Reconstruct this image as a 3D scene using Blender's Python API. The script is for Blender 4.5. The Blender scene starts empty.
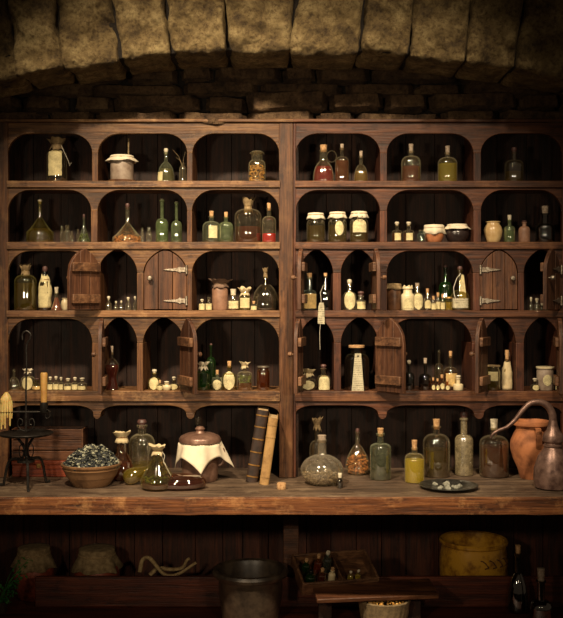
import bpy, math, random
from mathutils import Vector, Matrix, noise
PI = math.pi
C = bpy.context.scene.collection
SC = bpy.context.scene
S = 0.0045      # metres per pixel on the cabinet's front plane (y = 0)
D = 4.2         # camera distance from that plane
EYE = 1.70
def sc(Y): return S * (D + Y) / D
def PX(x, Y=0): return (x - 281.5) * sc(Y)
def PZ(y, Y=0): return EYE - (y - 300) * sc(Y)

def lin(c):
    return tuple(((v / 255) / 12.92 if v / 255 <= .04045 else ((v / 255 + .055) / 1.055) ** 2.4) for v in c) + (1,)

# ---------------------------------------------------------------- materials
def newmat(name):
    m = bpy.data.materials.new(name); m.use_nodes = True
    nt = m.node_tree; nt.nodes.clear()
    o = nt.nodes.new('ShaderNodeOutputMaterial')
    return m, nt, o
def N(nt, t, **kw):
    n = nt.nodes.new(t)
    for k, v in kw.items():
        if k in n.inputs: n.inputs[k].default_value = v
        else: setattr(n, k, v)
    return n
def ramp(nt, fac, stops):
    r = nt.nodes.new('ShaderNodeValToRGB')
    e = r.color_ramp.elements
    while len(e) > 1: e.remove(e[-1])
    e[0].position = stops[0][0]; e[0].color = stops[0][1]
    for p, c in stops[1:]:
        k = e.new(p); k.color = c
    nt.links.new(fac, r.inputs[0])
    return r.outputs[0]
def mapped(nt, scale, loc=(0, 0, 0), rot=(0, 0, 0)):
    tc = nt.nodes.new('ShaderNodeTexCoord'); mp = nt.nodes.new('ShaderNodeMapping')
    mp.inputs['Scale'].default_value = scale; mp.inputs['Location'].default_value = loc; mp.inputs['Rotation'].default_value = rot
    nt.links.new(tc.outputs['Object'], mp.inputs[0])
    return mp.outputs[0]

def wood(name, dark, mid, light, axis='x', rough=.55, wear=.5, patch=None, seed=0, gr=1.0, edge=.75):
    m, nt, out = newmat(name)
    L = nt.links.new
    st = {'x': (1.2, 14, 14), 'y': (14, 1.2, 14), 'z': (14, 14, 1.2)}[axis]
    v = mapped(nt, tuple(s * gr for s in st), (seed * 3.1, seed * 1.7, seed * 2.3))
    n1 = N(nt, 'ShaderNodeTexNoise', Scale=2.2, Detail=6, Roughness=.65, Distortion=.7); L(v, n1.inputs['Vector'])
    col = ramp(nt, n1.outputs[0], [(.28, lin(dark)), (.5, lin(mid)), (.74, lin(light))])
    # fine grain streaks
    st2 = {'x': (3, 90, 90), 'y': (90, 3, 90), 'z': (90, 90, 3)}[axis]
    v2 = mapped(nt, st2, (seed, 0, seed))
    n2 = N(nt, 'ShaderNodeTexNoise', Scale=1.6, Detail=4, Roughness=.6); L(v2, n2.inputs['Vector'])
    g = ramp(nt, n2.outputs[0], [(.32, (.42, .38, .36, 1)), (.5, (.95, .95, .95, 1)), (.75, (1.25, 1.22, 1.18, 1))])
    mx = N(nt, 'ShaderNodeMix', data_type='RGBA', blend_type='MULTIPLY'); mx.inputs[0].default_value = .85
    L(col, mx.inputs[6]); L(g, mx.inputs[7])
    # worn pale blotches
    v3 = mapped(nt, (1, 1, 1), (seed * 5.3, 1, 2))
    n3 = N(nt, 'ShaderNodeTexNoise', Scale=9, Detail=8, Roughness=.72); L(v3, n3.inputs['Vector'])
    w = ramp(nt, n3.outputs[0], [(.52, (0, 0, 0, 1)), (.68, (wear,) * 3 + (1,))])
    mx2 = N(nt, 'ShaderNodeMix', data_type='RGBA'); L(w, mx2.inputs[0]); L(mx.outputs[2], mx2.inputs[6])
    mx2.inputs[7].default_value = lin(patch or light)
    # dark nicks and stains
    n6 = N(nt, 'ShaderNodeTexNoise', Scale=26, Detail=6, Roughness=.75); L(mapped(nt, {'x': (.45, 1, 1), 'y': (1, .45, 1), 'z': (1, 1, .45)}[axis], (seed * 2.2, 3, 4)), n6.inputs['Vector'])
    s6 = ramp(nt, n6.outputs[0], [(.34, (.38, .33, .30, 1)), (.46, (1, 1, 1, 1)), (.62, (1, 1, 1, 1)), (.74, (1.3, 1.28, 1.22, 1))])
    mx6 = N(nt, 'ShaderNodeMix', data_type='RGBA', blend_type='MULTIPLY'); mx6.inputs[0].default_value = .9
    L(mx2.outputs[2], mx6.inputs[6]); L(s6, mx6.inputs[7]); mx2 = mx6
    # large stains
    n4 = N(nt, 'ShaderNodeTexNoise', Scale=3.1, Detail=3, Roughness=.5); L(v3, n4.inputs['Vector'])
    s4 = ramp(nt, n4.outputs[0], [(.35, (.55, .5, .5, 1)), (.62, (1.1, 1.08, 1.05, 1))])
    mx3 = N(nt, 'ShaderNodeMix', data_type='RGBA', blend_type='MULTIPLY'); mx3.inputs[0].default_value = .8
    L(mx2.outputs[2], mx3.inputs[6]); L(s4, mx3.inputs[7])
    b = N(nt, 'ShaderNodeBsdfPrincipled', Roughness=rough)
    b.inputs['Specular IOR Level'].default_value = .4
    last = mx3.outputs[2]
    if edge:                                   # corners rubbed pale by use
        be = nt.nodes.new('ShaderNodeBevel'); be.samples = 6; be.inputs['Radius'].default_value = .006
        ge = nt.nodes.new('ShaderNodeNewGeometry')
        dt = N(nt, 'ShaderNodeVectorMath', operation='DOT_PRODUCT'); L(be.outputs[0], dt.inputs[0]); L(ge.outputs['Normal'], dt.inputs[1])
        e1 = ramp(nt, dt.outputs['Value'], [(.80, (1, 1, 1, 1)), (.985, (0, 0, 0, 1))])
        e2 = ramp(nt, n3.outputs[0], [(.36, (.15, .15, .15, 1)), (.60, (1, 1, 1, 1))])
        mm = N(nt, 'ShaderNodeMath', operation='MULTIPLY'); L(e1, mm.inputs[0]); L(e2, mm.inputs[1])
        m5 = N(nt, 'ShaderNodeMath', operation='MULTIPLY'); L(mm.outputs[0], m5.inputs[0]); m5.inputs[1].default_value = edge
        mx4 = N(nt, 'ShaderNodeMix', data_type='RGBA'); L(m5.outputs[0], mx4.inputs[0]); L(last, mx4.inputs[6])
        mx4.inputs[7].default_value = lin(tuple(min(255, k * 1.12) for k in (patch or light))); last = mx4.outputs[2]
    L(last, b.inputs['Base Color'])
    bp = N(nt, 'ShaderNodeBump', Strength=.5, Distance=.004); L(n2.outputs[0], bp.inputs['Height'])
    bp2 = N(nt, 'ShaderNodeBump', Strength=.5, Distance=.006); L(n1.outputs[0], bp2.inputs['Height']); L(bp.outputs[0], bp2.inputs['Normal'])
    L(bp2.outputs[0], b.inputs['Normal']); L(b.outputs[0], out.inputs[0])
    return m

def stone(name, dark, mid, light, scale=6):
    m, nt, out = newmat(name); L = nt.links.new
    v = mapped(nt, (1, 1, 1))
    n1 = N(nt, 'ShaderNodeTexNoise', Scale=scale, Detail=9, Roughness=.68); L(v, n1.inputs['Vector'])
    c = ramp(nt, n1.outputs[0], [(.33, lin(dark)), (.5, lin(mid)), (.68, lin(light))])
    n2 = N(nt, 'ShaderNodeTexNoise', Scale=scale * 7, Detail=8, Roughness=.75); L(v, n2.inputs['Vector'])
    c2 = ramp(nt, n2.outputs[0], [(.36, (.35, .27, .2, 1)), (.52, (1, 1, 1, 1)), (.8, (1.2, 1.2, 1.15, 1))])
    mx = N(nt, 'ShaderNodeMix', data_type='RGBA', blend_type='MULTIPLY'); mx.inputs[0].default_value = .9
    L(c, mx.inputs[6]); L(c2, mx.inputs[7])
    b = N(nt, 'ShaderNodeBsdfPrincipled', Roughness=.9); L(mx.outputs[2], b.inputs['Base Color'])
    bp = N(nt, 'ShaderNodeBump', Strength=.9, Distance=.02); L(n2.outputs[0], bp.inputs['Height'])
    bp2 = N(nt, 'ShaderNodeBump', Strength=.8, Distance=.03); L(n1.outputs[0], bp2.inputs['Height']); L(bp.outputs[0], bp2.inputs['Normal'])
    L(bp2.outputs[0], b.inputs['Normal']); L(b.outputs[0], out.inputs[0])
    return m

def plain(name, col, rough=.6, metal=0, spot=None, amt=.5, scale=30, bump=.2, spec=.5, sss=0):
    m, nt, out = newmat(name); L = nt.links.new
    v = mapped(nt, (1, 1, 1))
    n1 = N(nt, 'ShaderNodeTexNoise', Scale=scale, Detail=5, Roughness=.65); L(v, n1.inputs['Vector'])
    c = ramp(nt, n1.outputs[0], [(.35, lin(spot or tuple(k * .7 for k in col))), (.35 + .35 * (1 - amt) + .12, lin(col))])
    b = N(nt, 'ShaderNodeBsdfPrincipled', Roughness=rough, Metallic=metal)
    b.inputs['Specular IOR Level'].default_value = spec
    if sss: b.inputs['Subsurface Weight'].default_value = sss; b.inputs['Subsurface Scale'].default_value = .01
    L(c, b.inputs['Base Color'])
    bp = N(nt, 'ShaderNodeBump', Strength=bump, Distance=.002); L(n1.outputs[0], bp.inputs['Height'])
    L(bp.outputs[0], b.inputs['Normal']); L(b.outputs[0], out.inputs[0])
    return m

def glass(name, tint, haze=.10, hcol=None, rough=.05):
    m, nt, out = newmat(name); L = nt.links.new
    tr = N(nt, 'ShaderNodeBsdfTransparent', Color=lin(tint))
    df = N(nt, 'ShaderNodeBsdfDiffuse', Color=lin(hcol or tint))
    v = mapped(nt, (1, 1, 1))
    n1 = N(nt, 'ShaderNodeTexNoise', Scale=40, Detail=4, Roughness=.6); L(v, n1.inputs['Vector'])
    hz = ramp(nt, n1.outputs[0], [(.3, (haze * .3,) * 3 + (1,)), (.75, (haze * 1.7,) * 3 + (1,))])
    lw0 = N(nt, 'ShaderNodeLayerWeight', Blend=.5)
    rim = ramp(nt, lw0.outputs['Facing'], [(.45, (0, 0, 0, 1)), (.97, (.42,) * 3 + (1,))])  # pale outline mixed into the colour at grazing angles, in place of edge reflections
    ad = N(nt, 'ShaderNodeMath', operation='ADD', use_clamp=True); L(hz, ad.inputs[0]); L(rim, ad.inputs[1])
    m1 = N(nt, 'ShaderNodeMixShader'); L(ad.outputs[0], m1.inputs[0]); L(tr.outputs[0], m1.inputs[1]); L(df.outputs[0], m1.inputs[2])
    gl = N(nt, 'ShaderNodeBsdfGlossy', Roughness=rough, Color=(1, 1, 1, 1))
    lw = N(nt, 'ShaderNodeLayerWeight', Blend=.35)
    f = ramp(nt, lw.outputs['Facing'], [(0, (.20,) * 3 + (1,)), (.55, (.26,) * 3 + (1,)), (.85, (.4,) * 3 + (1,)), (1, (.9,) * 3 + (1,))])
    m2 = N(nt, 'ShaderNodeMixShader'); L(f, m2.inputs[0]); L(m1.outputs[0], m2.inputs[1]); L(gl.outputs[0], m2.inputs[2])
    L(m2.outputs[0], out.inputs[0])
    return m

def liquid(name, col, opac=.75, tint=None):
    m, nt, out = newmat(name); L = nt.links.new
    tr = N(nt, 'ShaderNodeBsdfTransparent', Color=lin(tint or tuple(min(255, k * 1.2 + 40) for k in col)))
    df = N(nt, 'ShaderNodeBsdfPrincipled', Roughness=.2); df.inputs['Base Color'].default_value = lin(col)
    tl = N(nt, 'ShaderNodeBsdfTranslucent', Color=lin(tuple(min(255, k * 1.3) for k in col)))
    a = N(nt, 'ShaderNodeMixShader', Fac=.45); L(df.outputs[0], a.inputs[1]); L(tl.outputs[0], a.inputs[2])
    b = N(nt, 'ShaderNodeMixShader', Fac=opac); L(tr.outputs[0], b.inputs[1]); L(a.outputs[0], b.inputs[2])
    L(b.outputs[0], out.inputs[0])
    return m

def paper(name, col, ink=(70, 55, 40), amount=.5, line=260):
    m, nt, out = newmat(name); L = nt.links.new
    v = mapped(nt, (1, 1, 1))
    n1 = N(nt, 'ShaderNodeTexNoise', Scale=25, Detail=5, Roughness=.7); L(v, n1.inputs['Vector'])
    c = ramp(nt, n1.outputs[0], [(.3, lin(tuple(k * .78 for k in col))), (.6, lin(col))])
    vi = mapped(nt, (line * 1.3, line * .4, line * .9))
    n2 = N(nt, 'ShaderNodeTexNoise', Scale=1, Detail=2, Roughness=.6); L(vi, n2.inputs['Vector'])
    vw = mapped(nt, (0, 0, 1)); wv = N(nt, 'ShaderNodeTexWave', Scale=line / 5.0, bands_direction='Z'); L(vw, wv.inputs['Vector'])
    mu = N(nt, 'ShaderNodeMath', operation='MULTIPLY'); L(n2.outputs[0], mu.inputs[0]); L(wv.outputs['Fac'], mu.inputs[1])
    k = ramp(nt, mu.outputs[0], [(.42, (0, 0, 0, 1)), (.52, (amount,) * 3 + (1,))])
    mx = N(nt, 'ShaderNodeMix', data_type='RGBA'); L(k, mx.inputs[0]); L(c, mx.inputs[6]); mx.inputs[7].default_value = lin(ink)
    b = N(nt, 'ShaderNodeBsdfPrincipled', Roughness=.85); L(mx.outputs[2], b.inputs['Base Color'])
    L(b.outputs[0], out.inputs[0])
    return m

M = {}
M['woodL_h'] = wood('grey_brown_oak_rail', (35, 22, 12), (91, 60, 33), (128, 92, 55), 'x', wear=.4, patch=(146, 112, 70), seed=1)
M['woodL_v'] = wood('grey_brown_oak_post', (33, 20, 12), (87, 54, 30), (122, 83, 49), 'z', wear=.3, patch=(136, 102, 63), seed=2)
M['woodR_h'] = wood('red_brown_oak_rail', (29, 16, 10), (74, 41, 24), (107, 64, 37), 'x', wear=.3, patch=(122, 78, 48), seed=3)
M['woodR_v'] = wood('red_brown_oak_post', (29, 15, 10), (74, 39, 24), (105, 60, 37), 'z', wear=.25, patch=(115, 74, 46), seed=4)
M['shelf'] = wood('worn_shelf_board', (45, 27, 16), (109, 74, 44), (154, 114, 74), 'x', wear=.6, patch=(177, 140, 95), seed=5)
M['shelfR'] = wood('worn_red_shelf_board', (35, 19, 12), (84, 50, 30), (119, 78, 48), 'x', wear=.4, patch=(138, 95, 60), seed=6)
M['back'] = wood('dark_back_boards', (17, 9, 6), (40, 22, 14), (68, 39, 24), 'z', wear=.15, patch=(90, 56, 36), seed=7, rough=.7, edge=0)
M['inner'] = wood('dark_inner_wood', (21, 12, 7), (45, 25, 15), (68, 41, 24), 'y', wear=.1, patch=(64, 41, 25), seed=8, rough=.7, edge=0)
M['door'] = wood('door_planks', (37, 21, 13), (78, 48, 31), (107, 72, 48), 'z', wear=.25, patch=(126, 89, 62), seed=9)
M['door_red'] = wood('red_door_planks', (38, 22, 13), (82, 50, 30), (110, 74, 46), 'z', wear=.25, patch=(122, 86, 58), seed=10)
M['batten'] = wood('door_batten_wood', (43, 27, 18), (97, 66, 44), (138, 101, 70), 'x', wear=.4, patch=(157, 120, 88), seed=11)
M['bench'] = wood('grey_bench_top', (49, 39, 30), (95, 78, 62), (128, 109, 88), 'x', wear=.45, patch=(146, 128, 106), seed=12, gr=.7, rough=.6)
M['bench_edge'] = wood('worn_bench_edge', (41, 21, 11), (109, 64, 32), (161, 107, 62), 'x', wear=.6, patch=(192, 142, 90), seed=13)
M['lower'] = wood('dark_red_board', (41, 17, 9), (84, 37, 19), (113, 56, 32), 'x', wear=.12, patch=(113, 66, 39), seed=14)
M['lowback'] = wood('lower_back_boards', (35, 16, 11), (70, 34, 20), (101, 54, 33), 'z', wear=.15, patch=(113, 70, 44), seed=15, edge=0)
M['crate'] = wood('old_crate_wood', (41, 23, 13), (89, 54, 32), (122, 81, 49), 'x', wear=.3, seed=16)
M['crate_red'] = wood('reddish_box_wood', (62, 21, 11), (122, 50, 25), (150, 74, 40), 'x', wear=.15, seed=17)
M['stone'] = stone('pale_arch_stone', (58, 43, 26), (126, 106, 68), (178, 158, 112), 9)
M['rubble'] = stone('brown_rubble_stone', (50, 35, 22), (98, 74, 50), (126, 102, 72), 9)
M['mortar'] = stone('dark_mortar', (20, 15, 10), (34, 26, 18), (48, 38, 28), 12)
M['floor'] = stone('floor_flagstone', (40, 34, 28), (62, 54, 44), (80, 70, 58), 4)
M['cork'] = plain('cork', (196, 158, 112), .85, spot=(140, 100, 62), scale=120, bump=.5)
M['cork_grey'] = plain('grey_cork', (168, 152, 134), .85, spot=(118, 100, 82), scale=120, bump=.5)
M['cork_white'] = plain('pale_stopper', (214, 202, 176), .8, scale=80)
M['cloth'] = plain('cream_cotton_cloth', (196, 180, 142), .9, spot=(186, 166, 128), scale=50, bump=.4)
M['linen'] = plain('old_brown_linen', (150, 128, 92), .92, spot=(104, 84, 56), scale=40, bump=.5)
M['white_cloth'] = plain('white_linen_cloth', (214, 204, 180), .9, spot=(206, 192, 166), scale=30, bump=.3)
M['pink_cloth'] = plain('faded_pink_cloth', (122, 98, 80), .9, spot=(92, 70, 58), scale=50, bump=.4)
M['string'] = plain('twine', (168, 140, 98), .9, scale=200)
M['white_string'] = plain('pale_cord', (206, 196, 176), .8, scale=200)
M['iron'] = plain('black_wrought_iron', (52, 48, 44), .45, metal=.7, spot=(30, 27, 25), scale=60, bump=.5)
M['steel'] = plain('dull_steel', (176, 166, 150), .4, metal=.8, spot=(110, 96, 80), scale=90, bump=.3)
M['pewter'] = plain('pewter', (120, 118, 112), .35, metal=.9, spot=(70, 68, 64), scale=40, bump=.2)
M['copper'] = plain('tarnished_copper', (140, 112, 100), .36, metal=.5, spot=(78, 56, 50), scale=25, bump=.35)
M['copper_pink'] = plain('pinkish_copper', (134, 104, 88), .36, metal=.35, spot=(98, 70, 58), scale=25, bump=.2)
M['brass'] = plain('dull_brass', (176, 138, 76), .4, metal=.7, scale=60)
M['terra'] = plain('terracotta', (176, 112, 70), .75, spot=(122, 72, 44), amt=.7, scale=14, bump=.2)
M['terra_dark'] = plain('brown_red_clay', (150, 70, 44), .5, spot=(96, 40, 26), scale=14)
M['clay'] = plain('tan_glazed_clay', (126, 94, 64), .32, spot=(74, 52, 36), amt=.8, scale=12)
M['cream_glaze'] = plain('cream_glazed_stoneware', (206, 178, 128), .3, spot=(170, 138, 92), scale=18, spec=.6)
M['yellow_glaze'] = plain('yellow_ochre_glaze', (196, 146, 48), .22, spot=(132, 88, 28), amt=.8, scale=16, spec=.7)
M['dark_glaze'] = plain('dark_brown_glaze', (48, 38, 36), .25, scale=20, spec=.7)
M['pink_stone'] = plain('pinkish_stoneware', (146, 110, 88), .5, spot=(116, 84, 66), scale=30)
M['grey_stone'] = plain('grey_stoneware', (150, 134, 118), .55, spot=(112, 94, 80), scale=24)
M['white_cer'] = plain('white_ceramic', (204, 192, 158), .35, spot=(196, 178, 140), scale=30)
M['brown_jar'] = plain('brown_stoneware', (104, 70, 46), .4, spot=(66, 42, 28), scale=20)
M['black_pot'] = plain('black_brown_earthenware', (70, 58, 46), .4, spot=(42, 34, 27), scale=20)
M['leather'] = plain('black_brown_leather', (58, 42, 34), .5, spot=(34, 24, 20), scale=30, bump=.5)
M['vellum'] = plain('tan_vellum', (168, 132, 82), .6, spot=(122, 90, 50), amt=.8, scale=14, bump=.3)
M['pages'] = plain('old_page_edges', (190, 166, 124), .9, spot=(140, 112, 76), scale=150, bump=.6)
M['gilt'] = plain('worn_gilding', (170, 126, 66), .4, metal=.5, scale=60)
M['wax'] = plain('yellow_beeswax', (178, 140, 76), .5, spot=(150, 108, 54), scale=20, sss=.1)
M['wax_pale'] = plain('pale_yellow_wax', (210, 186, 120), .5, spot=(176, 146, 80), scale=20, sss=.3)
M['flakes'] = plain('dark_dried_flakes', (52, 56, 56), .7, spot=(22, 25, 28), scale=60)
M['flakes_pale'] = plain('pale_dried_flakes', (170, 170, 146), .7, scale=60)
M['gold_nug'] = plain('yellow_dried_pieces', (224, 178, 92), .6, spot=(176, 122, 50), scale=60)
M['orange_nug'] = plain('orange_dried_peel', (216, 150, 84), .7, spot=(160, 96, 44), scale=60)
M['pale_nug'] = plain('pale_grey_pieces', (184, 170, 146), .8, spot=(142, 124, 102), scale=60)
M['herb'] = plain('green_dried_herbs', (124, 134, 60), .8, spot=(74, 84, 34), scale=60)
M['dark_herb'] = plain('dark_green_herbs', (104, 102, 58), .8, spot=(62, 60, 34), scale=60)
M['leaf'] = plain('fresh_green_leaf', (52, 120, 44), .5, spot=(28, 80, 26), scale=40)
M['twig'] = plain('dry_twig', (132, 112, 80), .9, scale=60)
M['rope'] = plain('pale_root', (172, 148, 104), .8, spot=(120, 96, 62), scale=60)
M['white_stone'] = plain('white_mineral', (156, 156, 142), .5, spot=(112, 112, 100), scale=60)
M['paper'] = paper('cream_label_paper', (208, 194, 144), amount=.45)
M['paper_w'] = paper('written_label_paper', (210, 198, 152), amount=.85)
M['paper_tan'] = paper('tan_label_paper', (208, 176, 112), amount=.6)
M['paper_tag'] = paper('grey_written_tag', (186, 178, 150), amount=.8, line=160)
M['red_wax'] = plain('dark_stopper', (92, 62, 56), .5)
G = {
 'clear': glass('clear_old_glass', (242, 238, 226), .04, (196, 186, 150)),
 'milky': glass('milky_old_glass', (226, 220, 204), .20, (168, 158, 138)),
 'smoke': glass('smoky_glass', (216, 208, 188), .045, (150, 138, 112)),
 'green': glass('green_glass', (200, 212, 180), .16, (146, 160, 116)),
 'pale_green': glass('pale_green_glass', (226, 230, 212), .08, (168, 174, 144)),
 'deep_green': glass('deep_green_glass', (110, 164, 90), .10, (52, 100, 42)),
 'olive': glass('olive_glass', (212, 202, 150), .055, (146, 136, 78)),
 'amber': glass('amber_glass', (214, 172, 124), .05, (140, 96, 58)),
 'brown': glass('brown_glass', (196, 150, 112), .08, (110, 72, 50)),
 'dark': glass('near_black_glass', (130, 124, 104), .04, (64, 60, 46)),
 'blue': glass('bluish_glass', (190, 204, 196), .09, (130, 144, 130)),
 'grey_rough': glass('frosted_grey_glass', (190, 180, 150), .62, (150, 136, 104), rough=.25),
}
Q = {
 'red': liquid('red_liquid', (140, 16, 24), .85),
 'pinkred': liquid('pink_red_liquid', (206, 50, 60), .85),
 'amber': liquid('amber_liquid', (150, 92, 40), .6),
 'gold': liquid('gold_liquid', (150, 122, 48), .6),
 'yellow': liquid('yellow_liquid', (212, 190, 60), .75),
 'ygreen': liquid('yellow_green_liquid', (168, 158, 50), .7),
 'olive': liquid('olive_liquid', (116, 100, 34), .75),
 'green': liquid('green_liquid', (120, 140, 76), .65),
 'brown': liquid('brown_liquid', (124, 70, 26), .75),
 'rust': liquid('rust_liquid', (134, 80, 54), .55),
 'dark': liquid('dark_liquid', (44, 34, 26), .85),
 'pink': liquid('pink_liquid', (170, 108, 92), .85),
 'clear': liquid('clear_liquid', (128, 130, 112), .2),
}

# ---------------------------------------------------------------- mesh helpers
class MB:
    def __init__(s): s.v = []; s.f = []
    def add(s, v, f, T=None):
        o = len(s.v)
        s.v += [tuple(T @ Vector(p)) if T else tuple(p) for p in v]
        s.f += [tuple(i + o for i in q) for q in f]
    def box(s, x0, x1, y0, y1, z0, z1, T=None):
        x0, x1 = sorted((x0, x1)); y0, y1 = sorted((y0, y1)); z0, z1 = sorted((z0, z1))
        s.add([(x0, y0, z0), (x1, y0, z0), (x1, y1, z0), (x0, y1, z0), (x0, y0, z1), (x1, y0, z1), (x1, y1, z1), (x0, y1, z1)],
              [(0, 3, 2, 1), (4, 5, 6, 7), (0, 1, 5, 4), (1, 2, 6, 5), (2, 3, 7, 6), (3, 0, 4, 7)], T)
    def lathe(s, prof, n=24, T=None, warp=None):
        v = []; f = []; rings = []
        for r, z in prof:
            if r < 1e-6:
                rings.append([len(v)]); v.append((0, 0, z))
            else:
                rg = []
                for k in range(n):
                    a = 2 * PI * k / n
                    rr, zz = (r, z) if warp is None else warp(a, r, z)
                    rg.append(len(v)); v.append((rr * math.cos(a), rr * math.sin(a), zz))
                rings.append(rg)
        for A, B in zip(rings[:-1], rings[1:]):
            for k in range(n):
                k2 = (k + 1) % n
                if len(A) == 1 and len(B) == 1: continue
                if len(A) == 1: f.append((A[0], B[k2], B[k]))
                elif len(B) == 1: f.append((A[k], A[k2], B[0]))
                else: f.append((A[k], A[k2], B[k2], B[k]))
        s.add(v, f, T)
    def tube(s, pts, r, n=8, taper=None):
        pts = [Vector(p) for p in pts]; v = []; f = []
        up = Vector((0, .3, 1)).normalized(); prev = None
        for i, p in enumerate(pts):
            t = (pts[min(i + 1, len(pts) - 1)] - pts[max(i - 1, 0)]).normalized()
            if prev is None:
                a = t.cross(up)
                if a.length < .05: a = t.cross(Vector((1, 0, 0)))
            else: a = prev - t * prev.dot(t)
            a.normalize(); prev = a; b = t.cross(a)
            rr = r if taper is None else r * (1 + (taper - 1) * i / (len(pts) - 1))
            for k in range(n):
                q = 2 * PI * k / n
                v.append(p + a * rr * math.cos(q) + b * rr * math.sin(q))
        for i in range(len(pts) - 1):
            for k in range(n):
                k2 = (k + 1) % n
                f.append((i * n + k, i * n + k2, (i + 1) * n + k2, (i + 1) * n + k))
        f.append(tuple(range(n - 1, -1, -1))); f.append(tuple(range((len(pts) - 1) * n, len(pts) * n)))
        s.add(v, f)
    def prism(s, poly, y0, y1, T=None):       # convex polygon in x, z
        n = len(poly)
        v = [(x, y0, z) for x, z in poly] + [(x, y1, z) for x, z in poly]
        f = [tuple(range(n)), tuple(range(2 * n - 1, n - 1, -1))]
        for k in range(n):
            k2 = (k + 1) % n; f.append((k, k + n, k2 + n, k2))
        s.add(v, f, T)
    def chip(s, c, r, rnd, flat=.6):
        T = Matrix.Translation(c) @ Matrix.Rotation(rnd.random() * 6.3, 4, 'Z') @ Matrix.Rotation(rnd.random() * 3, 4, 'X') @ Matrix.Diagonal((r, r * rnd.uniform(.6, 1), r * flat, 1))
        t = [(1, 0, 0), (-1, 0, 0), (0, 1, 0), (0, -1, 0), (0, 0, 1), (0, 0, -1)]
        s.add(t, [(0, 2, 4), (2, 1, 4), (1, 3, 4), (3, 0, 4), (2, 0, 5), (1, 2, 5), (3, 1, 5), (0, 3, 5)], T)
    def build(s, name, mat, parent=None, loc=(0, 0, 0), smooth=40, bevel=0, label=None):
        me = bpy.data.meshes.new(name); me.from_pydata(s.v, [], s.f); me.update()
        me.materials.append(mat)
        me.polygons.foreach_set('use_smooth', [bool(smooth)] * len(me.polygons))
        if smooth: me.set_sharp_from_angle(angle=math.radians(smooth))
        o = bpy.data.objects.new(name, me); C.objects.link(o); o.location = loc
        if parent: o.parent = parent
        if bevel:
            b = o.modifiers.new('edge', 'BEVEL'); b.width = bevel; b.segments = 2; b.limit_method = 'ANGLE'; b.angle_limit = .6
        if label: o['label'] = label
        return o

def empty(name, loc, label, cat, group=None, rz=0):
    o = bpy.data.objects.new(name, None); C.objects.link(o); o.location = loc; o.rotation_euler = (0, 0, rz)
    o.empty_display_size = .05
    return tag(o, label, cat, group)
def tag(o, label, cat, group=None):
    o['label'] = label; o['category'] = cat
    if group: o['group'] = group
    return o
def structure(o): o['kind'] = 'structure'; return o

def shape2d(name, outer, y0, y1, mat, parent):
    """concave outline in (x, z) with thickness y0..y1"""
    cu = bpy.data.curves.new(name, 'CURVE'); cu.dimensions = '2D'; cu.fill_mode = 'BOTH'
    bv = .0022
    cu.extrude = abs(y1 - y0) / 2 - bv; cu.bevel_depth = bv; cu.bevel_resolution = 1; cu.offset = -bv
    sp = cu.splines.new('POLY'); sp.points.add(len(outer) - 1)
    for p, (x, z) in zip(sp.points, outer): p.co = (x, z, 0, 1)
    sp.use_cyclic_u = True
    t = bpy.data.objects.new('t', cu); C.objects.link(t)
    dg = bpy.context.evaluated_depsgraph_get()
    me = bpy.data.meshes.new_from_object(t.evaluated_get(dg))
    bpy.data.objects.remove(t); bpy.data.curves.remove(cu)
    me.transform(Matrix.Translation((0, (y0 + y1) / 2, 0)) @ Matrix.Rotation(PI / 2, 4, 'X'))
    me.materials.clear(); me.materials.append(mat)
    o = bpy.data.objects.new(name, me); C.objects.link(o); o.parent = parent
    return o
# ---------------------------------------------------------------- room shell
fl = MB(); fl.box(-4, 4, -6, 1.2, -.1, 0)
structure(fl.build('floor', M['floor']))

def rough_block(mb, corner, nx, ny, nz, amp, seed, rnd=.10):
    """corner(u,v,w) -> point; u,v,w in 0..1; rounded, displaced box; v is depth"""
    idx = {}; v = []; f = []
    def P(i, j, k):
        key = (i, j, k)
        if key not in idx:
            u, w, t = i / nx, j / ny, k / nz
            p = corner(u, w, t)
            c = corner(.5, .5, .5)
            eu, ew, et = abs(2 * u - 1), abs(2 * w - 1), abs(2 * t - 1)
            e = sorted((eu, ew, et))
            k1 = max(0, e[1] - .72) / .28
            p = p + (c - p).normalized() * (k1 ** 2) * rnd * .14
            d = noise.fractal(p * 9 + Vector((seed * 7.3, 0, 0)), .9, 2.1, 5) * amp
            d += noise.noise(p * 3.5 + Vector((seed, seed, 0))) * amp
            p = p + Vector((d * .45, d, d * .45))
            idx[key] = len(v); v.append(p)
        return idx[key]
    for i in range(nx):
        for k in range(nz):
            f.append((P(i, 0, k), P(i + 1, 0, k), P(i + 1, 0, k + 1), P(i, 0, k + 1)))
    for j in range(ny):
        for k in range(nz):
            f.append((P(0, j + 1, k), P(0, j, k), P(0, j, k + 1), P(0, j + 1, k + 1)))
            f.append((P(nx, j, k), P(nx, j + 1, k), P(nx, j + 1, k + 1), P(nx, j, k + 1)))
    for i in range(nx):
        for j in range(ny):
            f.append((P(i, j + 1, 0), P(i + 1, j + 1, 0), P(i + 1, j, 0), P(i, j, 0)))
            f.append((P(i, j, nz), P(i + 1, j, nz), P(i + 1, j + 1, nz), P(i, j + 1, nz)))
    mb.add(v, f)

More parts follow.
